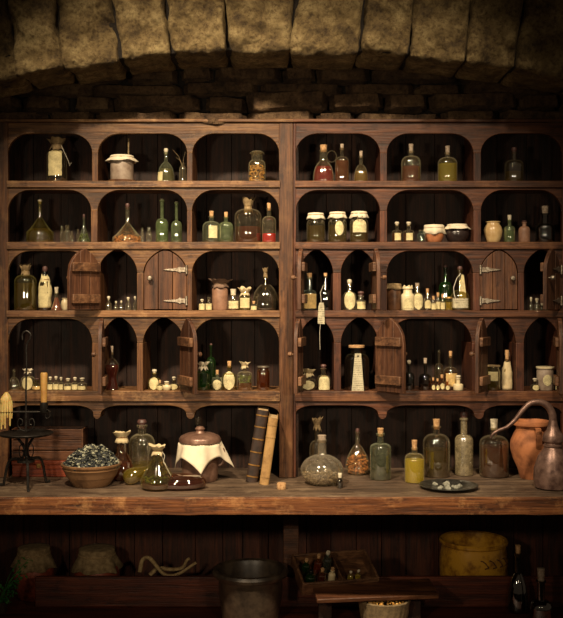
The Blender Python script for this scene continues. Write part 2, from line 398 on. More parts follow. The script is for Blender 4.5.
# pale voussoirs of the shallow arch, one mesh (masonry)
YA = -.34
arch = MB()
def arch_low(x): return 51 + 28 * ((x - 284) / 284) ** 2
joints = [(-70, -62), (3, 17), (53, 63), (108, 119), (160, 170), (224, 228), (296, 291), (368, 359), (418, 409), (474, 466), (530, 515), (600, 580), (670, 650)]
for q, (a, b) in enumerate(zip(joints[:-1], joints[1:])):
    rr = random.Random(q)
    dy = rr.uniform(-.02, .02); dl = rr.uniform(-1.5, 1.5)
    def cn(u, w, t, a=a, b=b, dy=dy, dl=dl):
        g = .5
        xt = a[0] + g + (b[0] - a[0] - 2 * g) * u; xb = a[1] + g + (b[1] - a[1] - 2 * g) * u
        yb = arch_low(xb) + dl; yt = -28
        x = xb + (xt - xb) * t; y = yb + (yt - yb) * t
        Y = YA + dy + w * .30
        return Vector((PX(x, YA), Y, PZ(y, YA)))
    rough_block(arch, cn, 30, 12, 34, .026, q)
structure(arch.build('wall_arch', M['stone'], smooth=70))
mo = MB()      # mortar behind the voussoirs
pts = []
for x in range(-80, 661, 20): pts.append((PX(x, YA), PZ(arch_low(x) - 5, YA)))
for (xa, za), (xb, zb) in zip(pts[:-1], pts[1:]):
    mo.prism([(xa, za), (xb, zb), (xb, 3.2), (xa, 3.2)], YA + .045, YA + .28)
structure(mo.build('wall_mortar', M['mortar']))
# rubble wall above the cabinet
rb = MB(); rnd = random.Random(4)
YW = .02
rows = [(126, 111), (111, 95), (95, 82), (82, 66), (66, 50), (50, 30), (30, 10)]
sid = 50
for ri, (yb, yt) in enumerate(rows):
    x = -60 + rnd.uniform(-30, 0)
    while x < 630:
        w = rnd.uniform(34, 92)
        if ri == 1:
            if x < 247 < x + w + 20: w = max(18, 247 - x)
            elif abs(x - 247) < 3: w = 82
        y0 = yb + rnd.uniform(-1, 1.5); y1 = yt + rnd.uniform(-1.5, 1.5)
        if ri == 1 and abs(x - 247) < 3: y0, y1 = 113, 91
        sk = rnd.uniform(-2, 2); dp = rnd.uniform(-.03, .03)
        def cn(u, wv, t, x=x, w=w, y0=y0, y1=y1, sk=sk, dp=dp):
            return Vector((PX(x + 1.2 + (w - 2.4) * u + sk * t, YW), YW + dp + wv * .16, PZ(y0 + (y1 - y0) * t - 1 + sk * u, YW)))
        rough_block(rb, cn, max(8, int(w / 4)), 3, 6, .022, sid, .2); sid += 1
        x += w
structure(rb.build('wall_back', M['rubble'], smooth=70))
bk = MB(); bk.box(-2.2, 2.2, .10, .66, 2.53, 3.3); structure(bk.build('wall_core', M['mortar']))
bk = MB(); bk.box(-2.2, 2.2, .66, .8, 0, 3.3); structure(bk.build('wall_rear', M['mortar']))

# ---------------------------------------------------------------- shelf cabinets
BZ = .90                                 # bench top height
ZTOP = PZ(121.5)
DEP = .26
ROWS = [dict(s=181, sb=187.5), dict(s=242, sb=249), dict(s=310.5, sb=317), dict(s=391, sb=401)]
SHZ = [PZ(r['s']) for r in ROWS]
TM = math.radians(64)
def wide_arch(xa, xb, crown, spring, rx=22, n=8):
    """pixel points left to right along the opening's top, from spring to spring"""
    p = []
    for k in range(n + 1):
        a = PI / 2 * k / n; p.append((xa + rx * (1 - math.cos(a)), spring - (spring - crown) * math.sin(a)))
    for k in range(n + 1):
        a = PI / 2 * (n - k) / n; p.append((xb - rx * (1 - math.cos(a)), spring - (spring - crown) * math.sin(a)))
    return p
def pointed(xa, xb, crown, spring, n=9):
    h = (xb - xa) / 2; p = []
    for k in range(n + 1):
        t = TM * k / n; p.append((xa + h * (1 - math.cos(t)) / (1 - math.cos(TM)), spring - (spring - crown) * math.sin(t) / math.sin(TM)))
    q = [(xa + xb - x, y) for x, y in p[::-1]]
    return p + q[1:]

def cabinet(name, label, x0, x1, opens, mats):
    root = empty(name, (PX((x0 + x1) / 2), .13, BZ), label, 'cabinet')
    root_inv = Matrix.Translation(-root.location)
    def fix(o): o.data.transform(root_inv); return o
    mh, mv, ms = mats
    X0, X1 = PX(x0), PX(x1)
    st0 = opens[0][0][0]; st1 = opens[0][-1][1]         # inner edges of the outer stiles
    for a, b in ((x0, st0), (st1, x1)):
        s = MB(); s.box(PX(a), PX(b), 0, .024, BZ, ZTOP); fix(s.build('stile', mv, root, bevel=.003))
    for a, b in ((x0, x0 + 5), (x1 - 5, x1)):
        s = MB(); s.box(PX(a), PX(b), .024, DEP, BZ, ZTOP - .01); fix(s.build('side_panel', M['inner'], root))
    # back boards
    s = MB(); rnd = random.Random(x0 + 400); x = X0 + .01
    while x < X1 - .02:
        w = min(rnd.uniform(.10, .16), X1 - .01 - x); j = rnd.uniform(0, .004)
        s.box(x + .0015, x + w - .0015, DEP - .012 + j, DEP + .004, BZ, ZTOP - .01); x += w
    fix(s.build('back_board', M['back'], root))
    s = MB(); s.box(X0 - .004, X1 + .004, -.012, DEP, ZTOP - .004, ZTOP + .010); fix(s.build('top_board', ms, root, bevel=.003))
    # shelves
    for i, r in enumerate(ROWS):
        s = MB(); zt, zb = PZ(r['s']), PZ(r['sb'])
        # slightly uneven front edge
        n = 24
        v = []; f = []
        for k in range(n + 1):
            x = PX(st0) - .004 + (PX(st1) - PX(st0) + .008) * k / n
            e = noise.noise(Vector((x * 6, i * 4.1, x0))) * .0035
            for y, z in ((-.010 + e, zb), (DEP - .014, zb), (DEP - .014, zt), (-.010 + e, zt + e * .4)): v.append((x, y, z))
        for k in range(n):
            a = 4 * k; b = a + 4
            for q in range(4): f.append((a + q, a + (q + 1) % 4, b + (q + 1) % 4, b + q))
        f += [(3, 2, 1, 0), tuple(4 * n + q for q in range(4))]
        s.add(v, f); fix(s.build('shelf', ms, root, bevel=.002, smooth=30))
    # arched rails and dividers, row by row
    tops = [122.5] + [r['sb'] for r in ROWS]
    crowns = [133.5, 190, 251, 319, 405.5]
    springs = [153, 211, 273, 343, 413.5]
    prect = [153, 211, 275, 345]
    for i in range(5):
        ops = opens[i]
        line = []
        for k, (xa, xb, kind) in enumerate(ops):
            if i == 4: line += wide_arch(xa, xb, crowns[i], springs[i], rx=20)
            elif kind == 'w': line += wide_arch(xa, xb, crowns[i], springs[i])
            else: line += pointed(xa, xb, crowns[i] - 2.5, springs[i])
        poly = [(PX(st0) - .0, PZ(tops[i]))] + ([] if ops[0][0] <= st0 + .5 else [(PX(st0), PZ(springs[i]))])
        poly += [(PX(x), PZ(y)) for x, y in line]
        if ops[-1][1] < st1 - .5: poly += [(PX(st1), PZ(springs[i]))]
        poly += [(PX(st1), PZ(tops[i]))]
        cl = [poly[0]]
        for p in poly[1:]:
            if (Vector(p) - Vector(cl[-1])).length > .0012: cl.append(p)
        fix(shape2d('arched_rail', cl, .001, .022, mh, root))
        if i < 4:
            zb = PZ(ROWS[i]['s']); zs = PZ(springs[i]); zt = PZ(tops[i])
            edges = [(ops[k][1], ops[k + 1][0]) for k in range(len(ops) - 1)]
            if ops[0][0] > st0 + 1: edges.insert(0, (st0, ops[0][0]))
            if ops[-1][1] < st1 - 1: edges.append((ops[-1][1], st1))
            for a, b in edges:
                s = MB(); s.box(PX(a), PX(b), -.001, DEP - .014, zb, zs)
                s.box(PX((a + b) / 2) - .010, PX((a + b) / 2) + .010, .022, DEP - .014, zs, zt)
                fix(s.build('divider', mv, root, bevel=.002))
        else:
            for k in range(len(ops) - 1):          # drooping brackets between the lowest arches
                c = (ops[k][1] + ops[k + 1][0]) / 2; h = (ops[k + 1][0] - ops[k][1]) / 2
                poly = [(c - h, 413), (c + h, 413), (c + h * .8, 417), (c + h * .3, 419), (c - h * .3, 419), (c - h * .8, 417)]
                s = MB(); s.prism([(PX(x), PZ(y)) for x, y in poly][::-1], -.004, .10); fix(s.build('bracket', mh, root, bevel=.002))
    return root, fix

opL = [
 [(8, 92, 'w'), (98, 187, 'w'), (192.5, 279, 'w')],
 [(7.9, 91, 'w'), (97.5, 187, 'w'), (192, 279, 'w')],
 [(8, 91, 'w'), (98, 137, 'p'), (143.5, 187, 'p'), (192, 279, 'w')],
 [(8, 92, 'w'), (101, 137, 'p'), (143, 184, 'p'), (193, 279, 'w')],
 [(8, 93, 'w'), (101, 186, 'w'), (195, 279, 'w')]]
opR = [
 [(296, 380, 'w'), (387, 473.5, 'w'), (481, 562, 'w')],
 [(295.9, 380, 'w'), (387, 473.5, 'w'), (481, 562, 'w')],
 [(300, 333, 'p'), (341, 376, 'p'), (387, 473, 'w'), (480, 518, 'p'), (524, 560, 'p')],
 [(299, 334, 'p'), (341, 378, 'p'), (389, 472, 'w'), (483, 516, 'p'), (524, 560, 'p')],
 [(296, 378, 'w'), (387, 474, 'w'), (484, 562, 'w')]]
cabL, fixL = cabinet('shelf_cabinet', 'grey-brown wooden arched shelf cabinet, greyer of the two, above the books', -14, 293, opL, (M['woodL_h'], M['woodL_v'], M['shelf']))
cabR, fixR = cabinet('shelf_cabinet', 'red-brown wooden arched shelf cabinet, redder of the two, above the terracotta jug', 293.3, 590, opR, (M['woodR_h'], M['woodR_v'], M['shelfR']))

# ---- pointed plank doors (parts of their cabinets)
def door(cab, fix, xa, xb, base, spring, apex, hinge, ang, mat, front=False, label=None):
    W = (xb - xa) * S - .004; H0 = PZ(spring) - PZ(base) - .006; H1 = PZ(apex) - PZ(base) - .008
    hx = PX(xa) + .002 if hinge == 'l' else PX(xb) - .002
    sg = 1 if hinge == 'l' else -1
    th = math.radians(ang)
    if ang > 1: base_y = -.012
    else: base_y = .002
    T = Matrix.Translation((hx, base_y, PZ(base) + .003)) @ Matrix.Rotation(-sg * th, 4, 'Z')
    def f(u):
        s = max(0, min(1, 2 * min(u, 1 - u))); t = math.acos(1 - s * (1 - math.cos(TM)))
        return H0 + (H1 - H0) * math.sin(t) / math.sin(TM)
    d = MB(); np_ = 3; t = .017
    for k in range(np_):
        u0, u1 = k / np_ + .006, (k + 1) / np_ - .006
        if k == 0: u0 = 0
        if k == np_ - 1: u1 = 1
        pts = [(u0, 0), (u1, 0)]
        m = 8
        pts += [(u1 + (u0 - u1) * j / m, f(u1 + (u0 - u1) * j / m)) for j in range(m + 1)]
        poly = [(sg * u * W, z) for u, z in pts]
        if sg < 0: poly = poly[::-1]
        yy = .0012 * (k % 2)
        d.prism(poly, yy, t + yy, T)
    dm = d.build('door', mat, cab, bevel=.002); fix(dm)
    if label: dm['label'] = label
    for hz in (.10, .62):                        # battens on the inner side
        b = MB(); b.box(sg * .06 * W, sg * .95 * W, t + .001, t + .016, H1 * hz, H1 * hz + .040, T)
        o = fix(b.build('batten', M['batten'], None, bevel=.003)); o.parent = dm
        h = MB()                                  # strap hinge on the outer side
        z = H1 * hz + .012
        poly = [(-.002, z + .012), (-.002, z - .012), (.022, z - .009), (.030, z - .013), (.042, z - .007), (W * .5, z - .002), (W * .54, z), (W * .5, z + .002), (.042, z + .007), (.030, z + .013), (.022, z + .009)]
        poly = [(sg * x, zz) for x, zz in poly]
        if sg < 0: poly = poly[::-1]
        if front: h.prism(poly, -.006, .001, T)
        h.lathe([(0, -.020), (.006, -.020), (.006, .020), (0, .020)], 10, T @ Matrix.Translation((0, -.006, z)))
        o = fix(h.build('hinge', M['steel'], None)); o.parent = dm
    k = MB(); k.lathe([(0, 0), (.0035, 0), (.0035, .010), (.010, .013), (.012, .020), (.009, .027), (0, .029)], 14,
                      T @ Matrix.Translation((sg * W * .85, 0, H1 * .52)) @ Matrix.Rotation(PI / 2, 4, 'X'))
    o = fix(k.build('knob', M['steel'] if front else M['batten'], None)); o.parent = dm
    return dm
door(cabL, fixL, 98, 137, 310, 273, 248.5, 'l', 129, M['door'])
door(cabL, fixL, 143.5, 187, 310, 273, 248.5, 'r', 0, M['door_red'], True)
door(cabL, fixL, 101, 137, 391, 343, 316.5, 'l', 84, M['door'])
door(cabL, fixL, 143, 184, 391, 343, 316.5, 'r', 116, M['door'])
door(cabR, fixR, 300, 333, 310, 273, 248.5, 'l', 97, M['door'])
door(cabR, fixR, 341, 376, 310, 273, 248.5, 'r', 92, M['door'])
door(cabR, fixR, 480, 518, 310, 273, 248.5, 'l', 0, M['door_red'], True)
door(cabR, fixR, 524, 560, 310, 273, 248.5, 'r', 52, M['door'], True)
door(cabR, fixR, 299, 334, 391, 343, 316.5, 'l', 101, M['door'])
door(cabR, fixR, 341, 378, 391, 343, 316.5, 'r', 133, M['door'])
door(cabR, fixR, 483, 516, 391, 343, 316.5, 'l', 118, M['door'])
door(cabR, fixR, 524, 560, 391, 343, 316.5, 'r', 78, M['door'])

# ---------------------------------------------------------------- workbench
wb = empty('workbench', (0, 0, 0), 'long wooden workbench with grey worn top and orange-brown front edge', 'bench')
s = MB(); XL, XR = -1.62, 1.62
s.box(XL, XR, -.398, .64, BZ - .045, BZ - .0005); s.build('bench_top', M['bench'], wb, bevel=.003)
s = MB(); n = 60; v = []; f = []
for k in range(n + 1):
    x = XL + (XR - XL) * k / n
    e = noise.noise(Vector((x * 7, 0, 3))) * .004; g = noise.noise(Vector((x * 9, 5, 3))) * .003
    for y, z in ((-.412 + e, BZ - .073 + g), (-.384, BZ - .073 + g), (-.384, BZ - .002), (-.412 + e, BZ - .002 + e * .5)): v.append((x, y, z))
for k in range(n):
    a = 4 * k; b = a + 4
    for q in range(4): f.append((a + q, a + (q + 1) % 4, b + (q + 1) % 4, b + q))
f += [(3, 2, 1, 0), tuple(4 * n + q for q in range(4))]
s.add(v, f); s.build('front_edge', M['bench_edge'], wb, bevel=.003, smooth=30)
YR = .20                                  # low rail in front of the bottom shelf
for x in (-1.58, PX(291, YR), 1.58):
    s = MB(); s.box(x - .036, x + .036, YR - .03, YR + .04, 0, BZ - .046); s.build('leg', M['crate'], wb, bevel=.004)
s = MB(); rnd = random.Random(11); x = XL
while x < XR - .02:
    w = min(rnd.uniform(.09, .17), XR - x); s.box(x + .002, x + w - .002, .615 + rnd.uniform(0, .006), .635, 0, BZ - .05); x += w
s.build('back_board', M['lowback'], wb)
ZS, ZP = .24, .27
s = MB(); s.box(XL, XR, YR + .02, .61, ZS - .04, ZS); s.build('lower_shelf', M['lower'], wb)
s = MB(); s.box(PX(38, YR), 1.5, YR - .055, YR - .032, ZP, PZ(576.5, YR - .05)); s.build('lower_rail', M['lower'], wb, bevel=.004)
s = MB(); s.box(XL, XR, -.26, YR - .03, ZP - .03, ZP); s.build('step_board', M['lower'], wb, bevel=.003)
s = MB(); s.box(XL, XR, -.24, -.21, 0, ZP - .03); s.build('kick_board', M['lower'], wb)
# ---------------------------------------------------------------- vessels
def smooth_line(a, b, n, f):
    return [(a[0] + (b[0] - a[0]) * f(k / n), a[1] + (b[1] - a[1]) * k / n) for k in range(1, n + 1)]
def prof(shape, H, R, rn, sh=None, nk=None):
    """outline from the base centre up to the lip"""
    p = [(0, 0), (R * .80, 0)]
    if shape == 'cyl':                      # straight sides, round shoulder, neck
        sh = .64 if sh is None else sh; nk = .82 if nk is None else nk
        p += [(R * .95, H * .008), (R, H * .03), (R, H * .30), (R, H * sh)]
        for k in range(1, 8):
            a = PI / 2 * k / 7
            p.append((rn + (R - rn) * math.cos(a) ** .9, H * (sh + (nk - sh) * math.sin(a))))
    elif shape == 'cone':                   # erlenmeyer
        sh = .10 if sh is None else sh; nk = .62 if nk is None else nk
        p += [(R * .95, H * .01), (R, H * .05), (R * .985, H * sh)]
        for k in range(1, 10):
            t = k / 9; p.append((R * .985 + (rn - R * .985) * (t ** .82), H * (sh + (nk - sh) * t)))
    elif shape == 'round':                  # ball body
        nk = .55 if nk is None else nk
        p = [(0, 0), (R * .5, 0)]
        for k in range(0, 15):
            a = -PI / 2 * .72 + (PI / 2 * .72 + math.acos(min(1, rn * 1.15 / R))) * k / 14
            p.append((R * math.cos(a), H * nk * (math.sin(a) + math.sin(PI / 2 * .72)) / (math.sin(math.acos(min(1, rn * 1.15 / R))) + math.sin(PI / 2 * .72))))
        p.append((rn, H * (nk + .06)))
    elif shape == 'drop':                   # teardrop
        nk = .72 if nk is None else nk
        p = [(0, 0), (R * .6, 0), (R * .86, H * .06), (R * .98, H * .14), (R, H * .22), (R * .95, H * .31), (R * .82, H * .42), (R * .64, H * .52), (R * .46, H * .61), (rn * 1.2, H * nk)]
    elif shape == 'jar':                    # wide mouthed
        sh = .80 if sh is None else sh; nk = .90 if nk is None else nk
        p += [(R * .95, H * .01), (R, H * .05), (R, H * .5), (R, H * sh), (R * .95, H * (sh + nk) / 2), (rn, H * nk)]
    elif shape == 'pot':                    # bellied
        nk = .88 if nk is None else nk
        p = [(0, 0), (R * .62, 0), (R * .68, H * .02), (R * .80, H * .15), (R * .93, H * .32), (R, H * .5), (R * .98, H * .62), (R * .88, H * .76), (rn, H * nk)]
    elif shape == 'bell':                   # onion / dome body
        nk = .70 if nk is None else nk
        p += [(R * .96, H * .02), (R, H * .07), (R * .99, H * .2), (R * .93, H * .34), (R * .80, H * .48), (R * .58, H * .59), (R * .36, H * .66), (rn, H * nk)]
    elif shape == 'waist':
        p += [(R * .95, H * .02), (R * .9, H * .10), (R * .70, H * .26), (R * .66, H * .34), (R * .8, H * .45), (R, H * .58), (R * .95, H * .68), (R * .6, H * .78), (rn, H * .84)]
    return p
def lip(p, H, rn, lw=1.35):
    return p + [(rn, H * .955), (rn * lw, H * .96), (rn * lw, H * .995), (rn * .8, H)]
def r_at(p, z):
    r = 0
    for (r0, z0), (r1, z1) in zip(p[:-1], p[1:]):
        if z0 <= z <= z1 and z1 > z0: r = r0 + (r1 - r0) * (z - z0) / (z1 - z0)
    return r
def inner(p, level, k=.93):
    q = [(r * k, max(z, .003)) for r, z in p if z < level - .0005]
    rl = r_at(p, level) * k
    return q + [(rl, level), (0, level)]
def patch(mb, p, z0, z1, half, kind='rect', ang=-PI / 2, off=.0012, n=10):
    """a paper label lying on the wall of the profile p; half = half width in metres"""
    m = 10; v = []; f = []
    for i in range(n + 1):
        t = i / n; z = z0 + (z1 - z0) * t
        r = max(r_at(p, z), .003) + off
        if kind == 'oval': hw = half * math.sqrt(max(0.02, 1 - (2 * t - 1) ** 2))
        elif kind == 'trap': hw = half * (1.0 - .42 * t)
        elif kind == 'arch': hw = half * (1 if t < .6 else math.sqrt(max(.1, 1 - ((t - .6) / .4) ** 2)))
        else: hw = half * (1 + .03 * math.sin(i * 2.1))
        a = min(1.45, hw / r)
        for j in range(m + 1):
            q = ang - a + 2 * a * j / m; v.append((r * math.cos(q), r * math.sin(q), z))
    for i in range(n):
        for j in range(m):
            b = i * (m + 1) + j; f.append((b, b + 1, b + m + 2, b + m + 1))
    mb.add(v, f)
def cork_mesh(r, z0, z1, ball=False):
    m = MB()
    if ball: m.lathe([(0, z0), (r * .7, z0), (r * .7, z0 + (z1 - z0) * .3), (r * 1.0, z0 + (z1 - z0) * .45), (r * 1.15, z0 + (z1 - z0) * .68), (r * .9, z1 - (z1 - z0) * .08), (0, z1)], 16)
    else: m.lathe([(0, z0), (r * .82, z0), (r * 1.04, z1 - .001), (r * .96, z1), (0, z1)], 16)
    return m
def skirt_cap(r, z, skirt, flare, seed, folds=9):
    """cloth over a mouth: flat top, tied under the rim, ruffled below"""
    rnd = random.Random(seed); ph = [rnd.uniform(0, 6.3) for _ in range(4)]
    m = MB(); n = 40
    def w(amp):
        def q(a, r0, z0):
            k = math.sin(a * folds + ph[0]) * .6 + math.sin(a * (folds + 4) + ph[1]) * .4
            l = math.sin(a * 3 + ph[2]) * .5 + math.sin(a * 5 + ph[3]) * .5
            return r0 * (1 + amp * k), z0 + l * amp * skirt * .9
        return q
    pr = [((0, z + .002), 0), ((r * .6, z + .002), 0), ((r * .98, z + .0005), 0), ((r * 1.04, z - .003), .0), ((r * 1.02, z - skirt * .30), .01), ((r * (1 + flare * .4), z - skirt * .55), .06), ((r * (1 + flare), z - skirt), .13)]
    rings = []
    v = []; f = []
    for (p, amp) in pr:
        if p[0] < 1e-6: rings.append([len(v)]); v.append((0, 0, p[1])); continue
        g = w(amp); rg = []
        for k in range(n):
            a = 2 * PI * k / n; rr, zz = g(a, p[0], p[1]); rg.append(len(v)); v.append((rr * math.cos(a), rr * math.sin(a), zz))
        rings.append(rg)
    for A, B in zip(rings[:-1], rings[1:]):
        for k in range(n):
            k2 = (k + 1) % n
            if len(A) == 1: f.append((A[0], B[k], B[k2]))
            else: f.append((A[k], B[k], B[k2], A[k2]))
    m.add(v, f); return m
def bunch(r, z, h, spread, seed, petals=7):
    """cloth gathered and tied round a neck, its ends standing up and out"""
    rnd = random.Random(seed); ph = rnd.uniform(0, 6.3)
    m = MB(); n = 36; v = []; f = []; rings = []
    for t, rr, amp in ((-.5, 1.9, .16), (-.25, 1.5, .1), (0, 1.04, .02), (.15, 1.5, .08), (.35, 2.2, .12), (.5, 2.7, .18), (.56, 2.9, .22), (.42, 1.9, .1), (.36, .9, 0), (.4, .1, 0)):
        rg = []
        for k in range(n):
            a = 2 * PI * k / n
            s = .45 * math.sin(a * petals + ph) + 2.2 * noise.noise(Vector((math.cos(a) * 2.1, math.sin(a) * 2.1, seed * 1.37)))
            q = r * (1 + (rr - 1) * spread) * (1 + amp * s)
            rg.append(len(v)); v.append((q * math.cos(a), q * math.sin(a), z + h * t * (1 + (.22 * s if t > 0 else .3 * s)) + .15 * h * t * math.sin(a + ph)))
        rings.append(rg)
    for A, B in zip(rings[:-1], rings[1:]):
        for k in range(n):
            k2 = (k + 1) % n; f.append((A[k], A[k2], B[k2], B[k]))
    m.add(v, f); return m
def ring(r, z, t=.0012, turns=1):
    m = MB()
    for q in range(turns):
        m.tube([(r * math.cos(2 * PI * k / 20), r * math.sin(2 * PI * k / 20), z + q * t * 1.8) for k in range(21)], t, 5)
    return m
def solid(o, t=.001):
    s = o.modifiers.new('thick', 'SOLIDIFY'); s.thickness = t; s.offset = 1; return o
def fill_chips(p, level, size, seed, count=150, flat=.6, k=.88, z0=.004):
    rnd = random.Random(seed); m = MB(); c = 0; tries = 0
    while c < count and tries < count * 30:
        tries += 1
        z = z0 + rnd.random() * (level - z0)
        R = r_at(p, z) * k - size * .5
        if R < size * .4: continue
        a = rnd.random() * 2 * PI; r = R * math.sqrt(rnd.uniform(.45, 1)) if z < level - size * 1.5 else R * math.sqrt(rnd.random())
        m.chip(Vector((r * math.cos(a), r * math.sin(a), z)), size * rnd.uniform(.6, 1.2), rnd, flat); c += 1
    return m

SEED = [100]
def place(x, Y, z): return (PX(x, Y), Y, z)
def bench_Y(by): return D * ((EYE - BZ) / S / (by - 300)) - D
def vessel(name, x, w, ytop, at, shape='cyl', g='clear', label='', cat='bottle', group=None, Y=None,
           rn=.30, sh=None, nk=None, stop='cork', st=.10, liq=None, fill=None, lab=None, cloth=None, mat=None,
           lw=1.35, rz=None, nseg=28):
    """at = shelf row 0..3, or ('b', base pixel) on the bench, or (z, Y)"""
    SEED[0] += 1; sd = SEED[0]; rnd = random.Random(sd)
    if isinstance(at, int):
        Y = .05 if Y is None else Y
        R = w / 2 * sc(Y); Y = max(Y, R + .004); z0 = SHZ[at]
    elif at[0] == 'b': Y = bench_Y(at[1]); z0 = BZ
    else: z0, Y = at
    R = w / 2 * sc(Y)
    ztop = PZ(ytop, Y) - z0
    root = empty(name, place(x, Y, z0), label, cat, group, rz=0)
    hst = ztop * st if stop else 0
    H = ztop - hst if stop not in ('tied',) else ztop * (1 - st)
    p0 = prof(shape, H, R, R * rn, sh, nk); p = lip(p0, H, R * rn, lw)
    b = MB(); 
    if mat:
        pin = [(r * .9, z) for r, z in p[::-1] if z > H * .15] + [(0, H * .15)]
        b.lathe(p + pin[1:], nseg)
    else: b.lathe(p, nseg)
    body = b.build('body', M[mat] if mat else G[g], root, smooth=50)
    rN = R * rn
    if liq:
        q = MB(); q.lathe(inner(p, H * liq[1]), nseg); q.build('liquid', Q[liq[0]], root, smooth=50)
    if fill:
        mt, lv, size = fill[:3]; cnt = fill[3] if len(fill) > 3 else 160
        o = fill_chips(p, H * lv, size, sd, cnt, k=.95 if not liq else .9).build('contents', M[mt], root, smooth=0); o['kind'] = 'stuff'
    if stop == 'cork': cork_mesh(rN * .98, H * .93, ztop).build('cork', M['cork'], root)
    elif stop == 'grey': cork_mesh(rN * .98, H * .93, ztop).build('cork', M['cork_grey'], root)
    elif stop == 'white': cork_mesh(rN * 1.15, H * .95, ztop).build('stopper', M['cork_white'], root)
    elif stop == 'glass': cork_mesh(rN * 1.0, H * .93, ztop, True).build('stopper', G['clear'], root)
    elif stop == 'dark': cork_mesh(rN * 1.1, H * .93, ztop, True).build('stopper', M['red_wax'], root)
    elif stop == 'ball': cork_mesh(rN * 1.15, H * .93, ztop, True).build('stopper', M['cork_white'], root)
    elif stop == 'tied':
        cm = cloth or 'cloth'
        solid(bunch(rN * 1.15, H * .955, ztop - H * .94, .42, sd).build('cloth_tie', M[cm], root, smooth=60))
        ring(rN * 1.25, H * .95, .0014, 2).build('string', M['string'], root)
        cork_mesh(rN * .95, H * .93, H * 1.03).build('cork', M['cork'], root)
    elif stop == 'skirt':
        solid(skirt_cap(rN * lw * 1.02, ztop, max(.014, ztop * .20), .22, sd).build('cloth_cover', M[cloth or 'cloth'], root, smooth=60))
        ring(rN * lw * 1.07, ztop - max(.014, ztop * .20) * .34, .0012, 2).build('string', M['string'], root)
    elif stop == 'lid':
        m = MB(); m.lathe([(0, H * .985), (rN * lw * 1.04, H * .985), (rN * lw * 1.06, ztop - .002), (rN * lw, ztop), (0, ztop)], nseg); m.build('lid', M[cloth or 'steel'], root)
    if lab:
        kind, zz0, zz1, wf = lab[:4]; pm = lab[4] if len(lab) > 4 else 'paper_w'
        ang = -PI / 2 + (lab[5] if len(lab) > 5 else rnd.uniform(-.15, .15))
        m = MB(); patch(m, p, H * zz0, H * zz1, R * wf, kind, ang); m.build('paper_label', M[pm], root, smooth=60)
    return root, body, p, H, R
V = vessel
# ================= TOP ROW (row 0)
r, b, p, H, R = V('apothecary_jar', 57, 20, 137, 0, 'cyl', 'smoke', 'tall smoky glass jar with large cream label, alone in its top-row arch', 'jar', Y=.07, rn=.42, sh=.68, nk=.80, stop='tied', st=.13, cloth='linen', lab=('rect', .16, .82, .72, 'paper', 0))
m = MB(); m.tube([(R * .55, -R * .6, H * .92), (R * 1.2, -R * .4, H * .55), (R * 1.35, -R * .3, H * .42), (R * 1.5, -R * .3, H * .5)], .0012, 5); m.build('string', M['white_string'], r)
r, b, p, H, R = V('stoneware_crock', 122, 23, 157, 0, 'jar', 'clear', 'grey stoneware crock with ruffled white cloth cover and a stick standing out', 'crock', mat='grey_stone', rn=.86, lw=1.08, stop=None)
solid(skirt_cap(R * .98, H + .004, .026, .34, 7, 7).build('cloth_cover', M['white_cloth'], r, smooth=60)); 
ring(R * 1.02, H - .006, .0015, 2).build('string', M['string'], r)
m = MB(); m.tube([(R * .55, 0, H * .9), (R * .58, 0, H + .085)], .0035, 8); m.build('stick', M['twig'], r)
m = MB(); m.lathe([(0, 0), (R * 1.16, 0), (R * 1.2, .006), (R * 1.16, .009), (R * .9, .006), (0, .006)], 28); m.build('saucer', M['brown_jar'], r)
V('glass_bottle', 166, 17, 148, 0, 'bell', 'pale_green', 'dome-shaped pale green bottle with thin neck, beside the twig vial in the top row', Y=.08, rn=.20, st=.12, stop='ball', liq=('olive', .45), lab=('rect', .05, .34, .42, 'paper', -.7))
r, b, p, H, R = V('glass_vial', 182.7, 7, 163, 0, 'cyl', 'clear', 'narrow pale vial holding dry twigs next to the dome-shaped bottle', 'vial', rn=.5, stop=None)
for i, (dx, dz) in enumerate(((-.045, .06), (-.03, .025), (.012, .05))):
    m = MB(); m.tube([(0, 0, .01), (0, 0, H * .8), (dx * .4, 0, H + dz * .5), (dx, 0, H + dz)], .0013, 5, .5); m.build('twig', M['twig'], r)
V('preserving_jar', 257, 17, 151, 0, 'cyl', 'clear', 'squat clear jar of yellow nuggets, alone in its top-row arch', 'jar', Y=.07, rn=.62, sh=.55, nk=.74, stop='glass', st=.05, fill=('gold_nug', .60, .0065, 150))
r, b, p, H, R = V('glass_jug', 323.5, 21, 145, 0, 'bell', 'clear', 'clear jug of red liquid with ring handle and wide cork in the top row', 'jug', Y=.06, rn=.34, st=.13, nk=.74, liq=('red', .48), lw=1.15)
m = MB(); m.tube([(R * .32 + .020 * (1 - math.cos(a)) * 1.1, 0, H * .80 + .026 * math.sin(a)) for a in [PI * 1.0 * 2 * k / 18 for k in range(19)]], .0022, 6); m.build('handle', G['clear'], r)
V('glass_bottle', 342, 14, 144, 0, 'cyl', 'smoke', 'amber corked bottle beside the red-filled jug, taller of the two amber ones', Y=.05, rn=.26, sh=.60, nk=.74, st=.10, stop='grey', liq=('amber', .62))
V('glass_bottle', 361, 14, 151, 0, 'bell', 'clear', 'short bottle of gold liquid with long pale cork, third from the jug in its arch', Y=.05, rn=.24, nk=.66, st=.16, stop='grey', liq=('gold', .42))
V('glass_bottle', 411, 19.5, 144, 0, 'cyl', 'clear', 'round-shouldered clear bottle with rust-coloured contents beside the yellow-green one, top row', Y=.06, rn=.24, sh=.62, nk=.84, st=.18, stop='grey', liq=('rust', .50))
V('glass_bottle', 447.5, 19.5, 146, 0, 'cyl', 'clear', 'round-shouldered bottle nearly full of yellow-green liquid in the top row', Y=.06, rn=.24, sh=.62, nk=.84, st=.18, stop='grey', liq=('ygreen', .62))
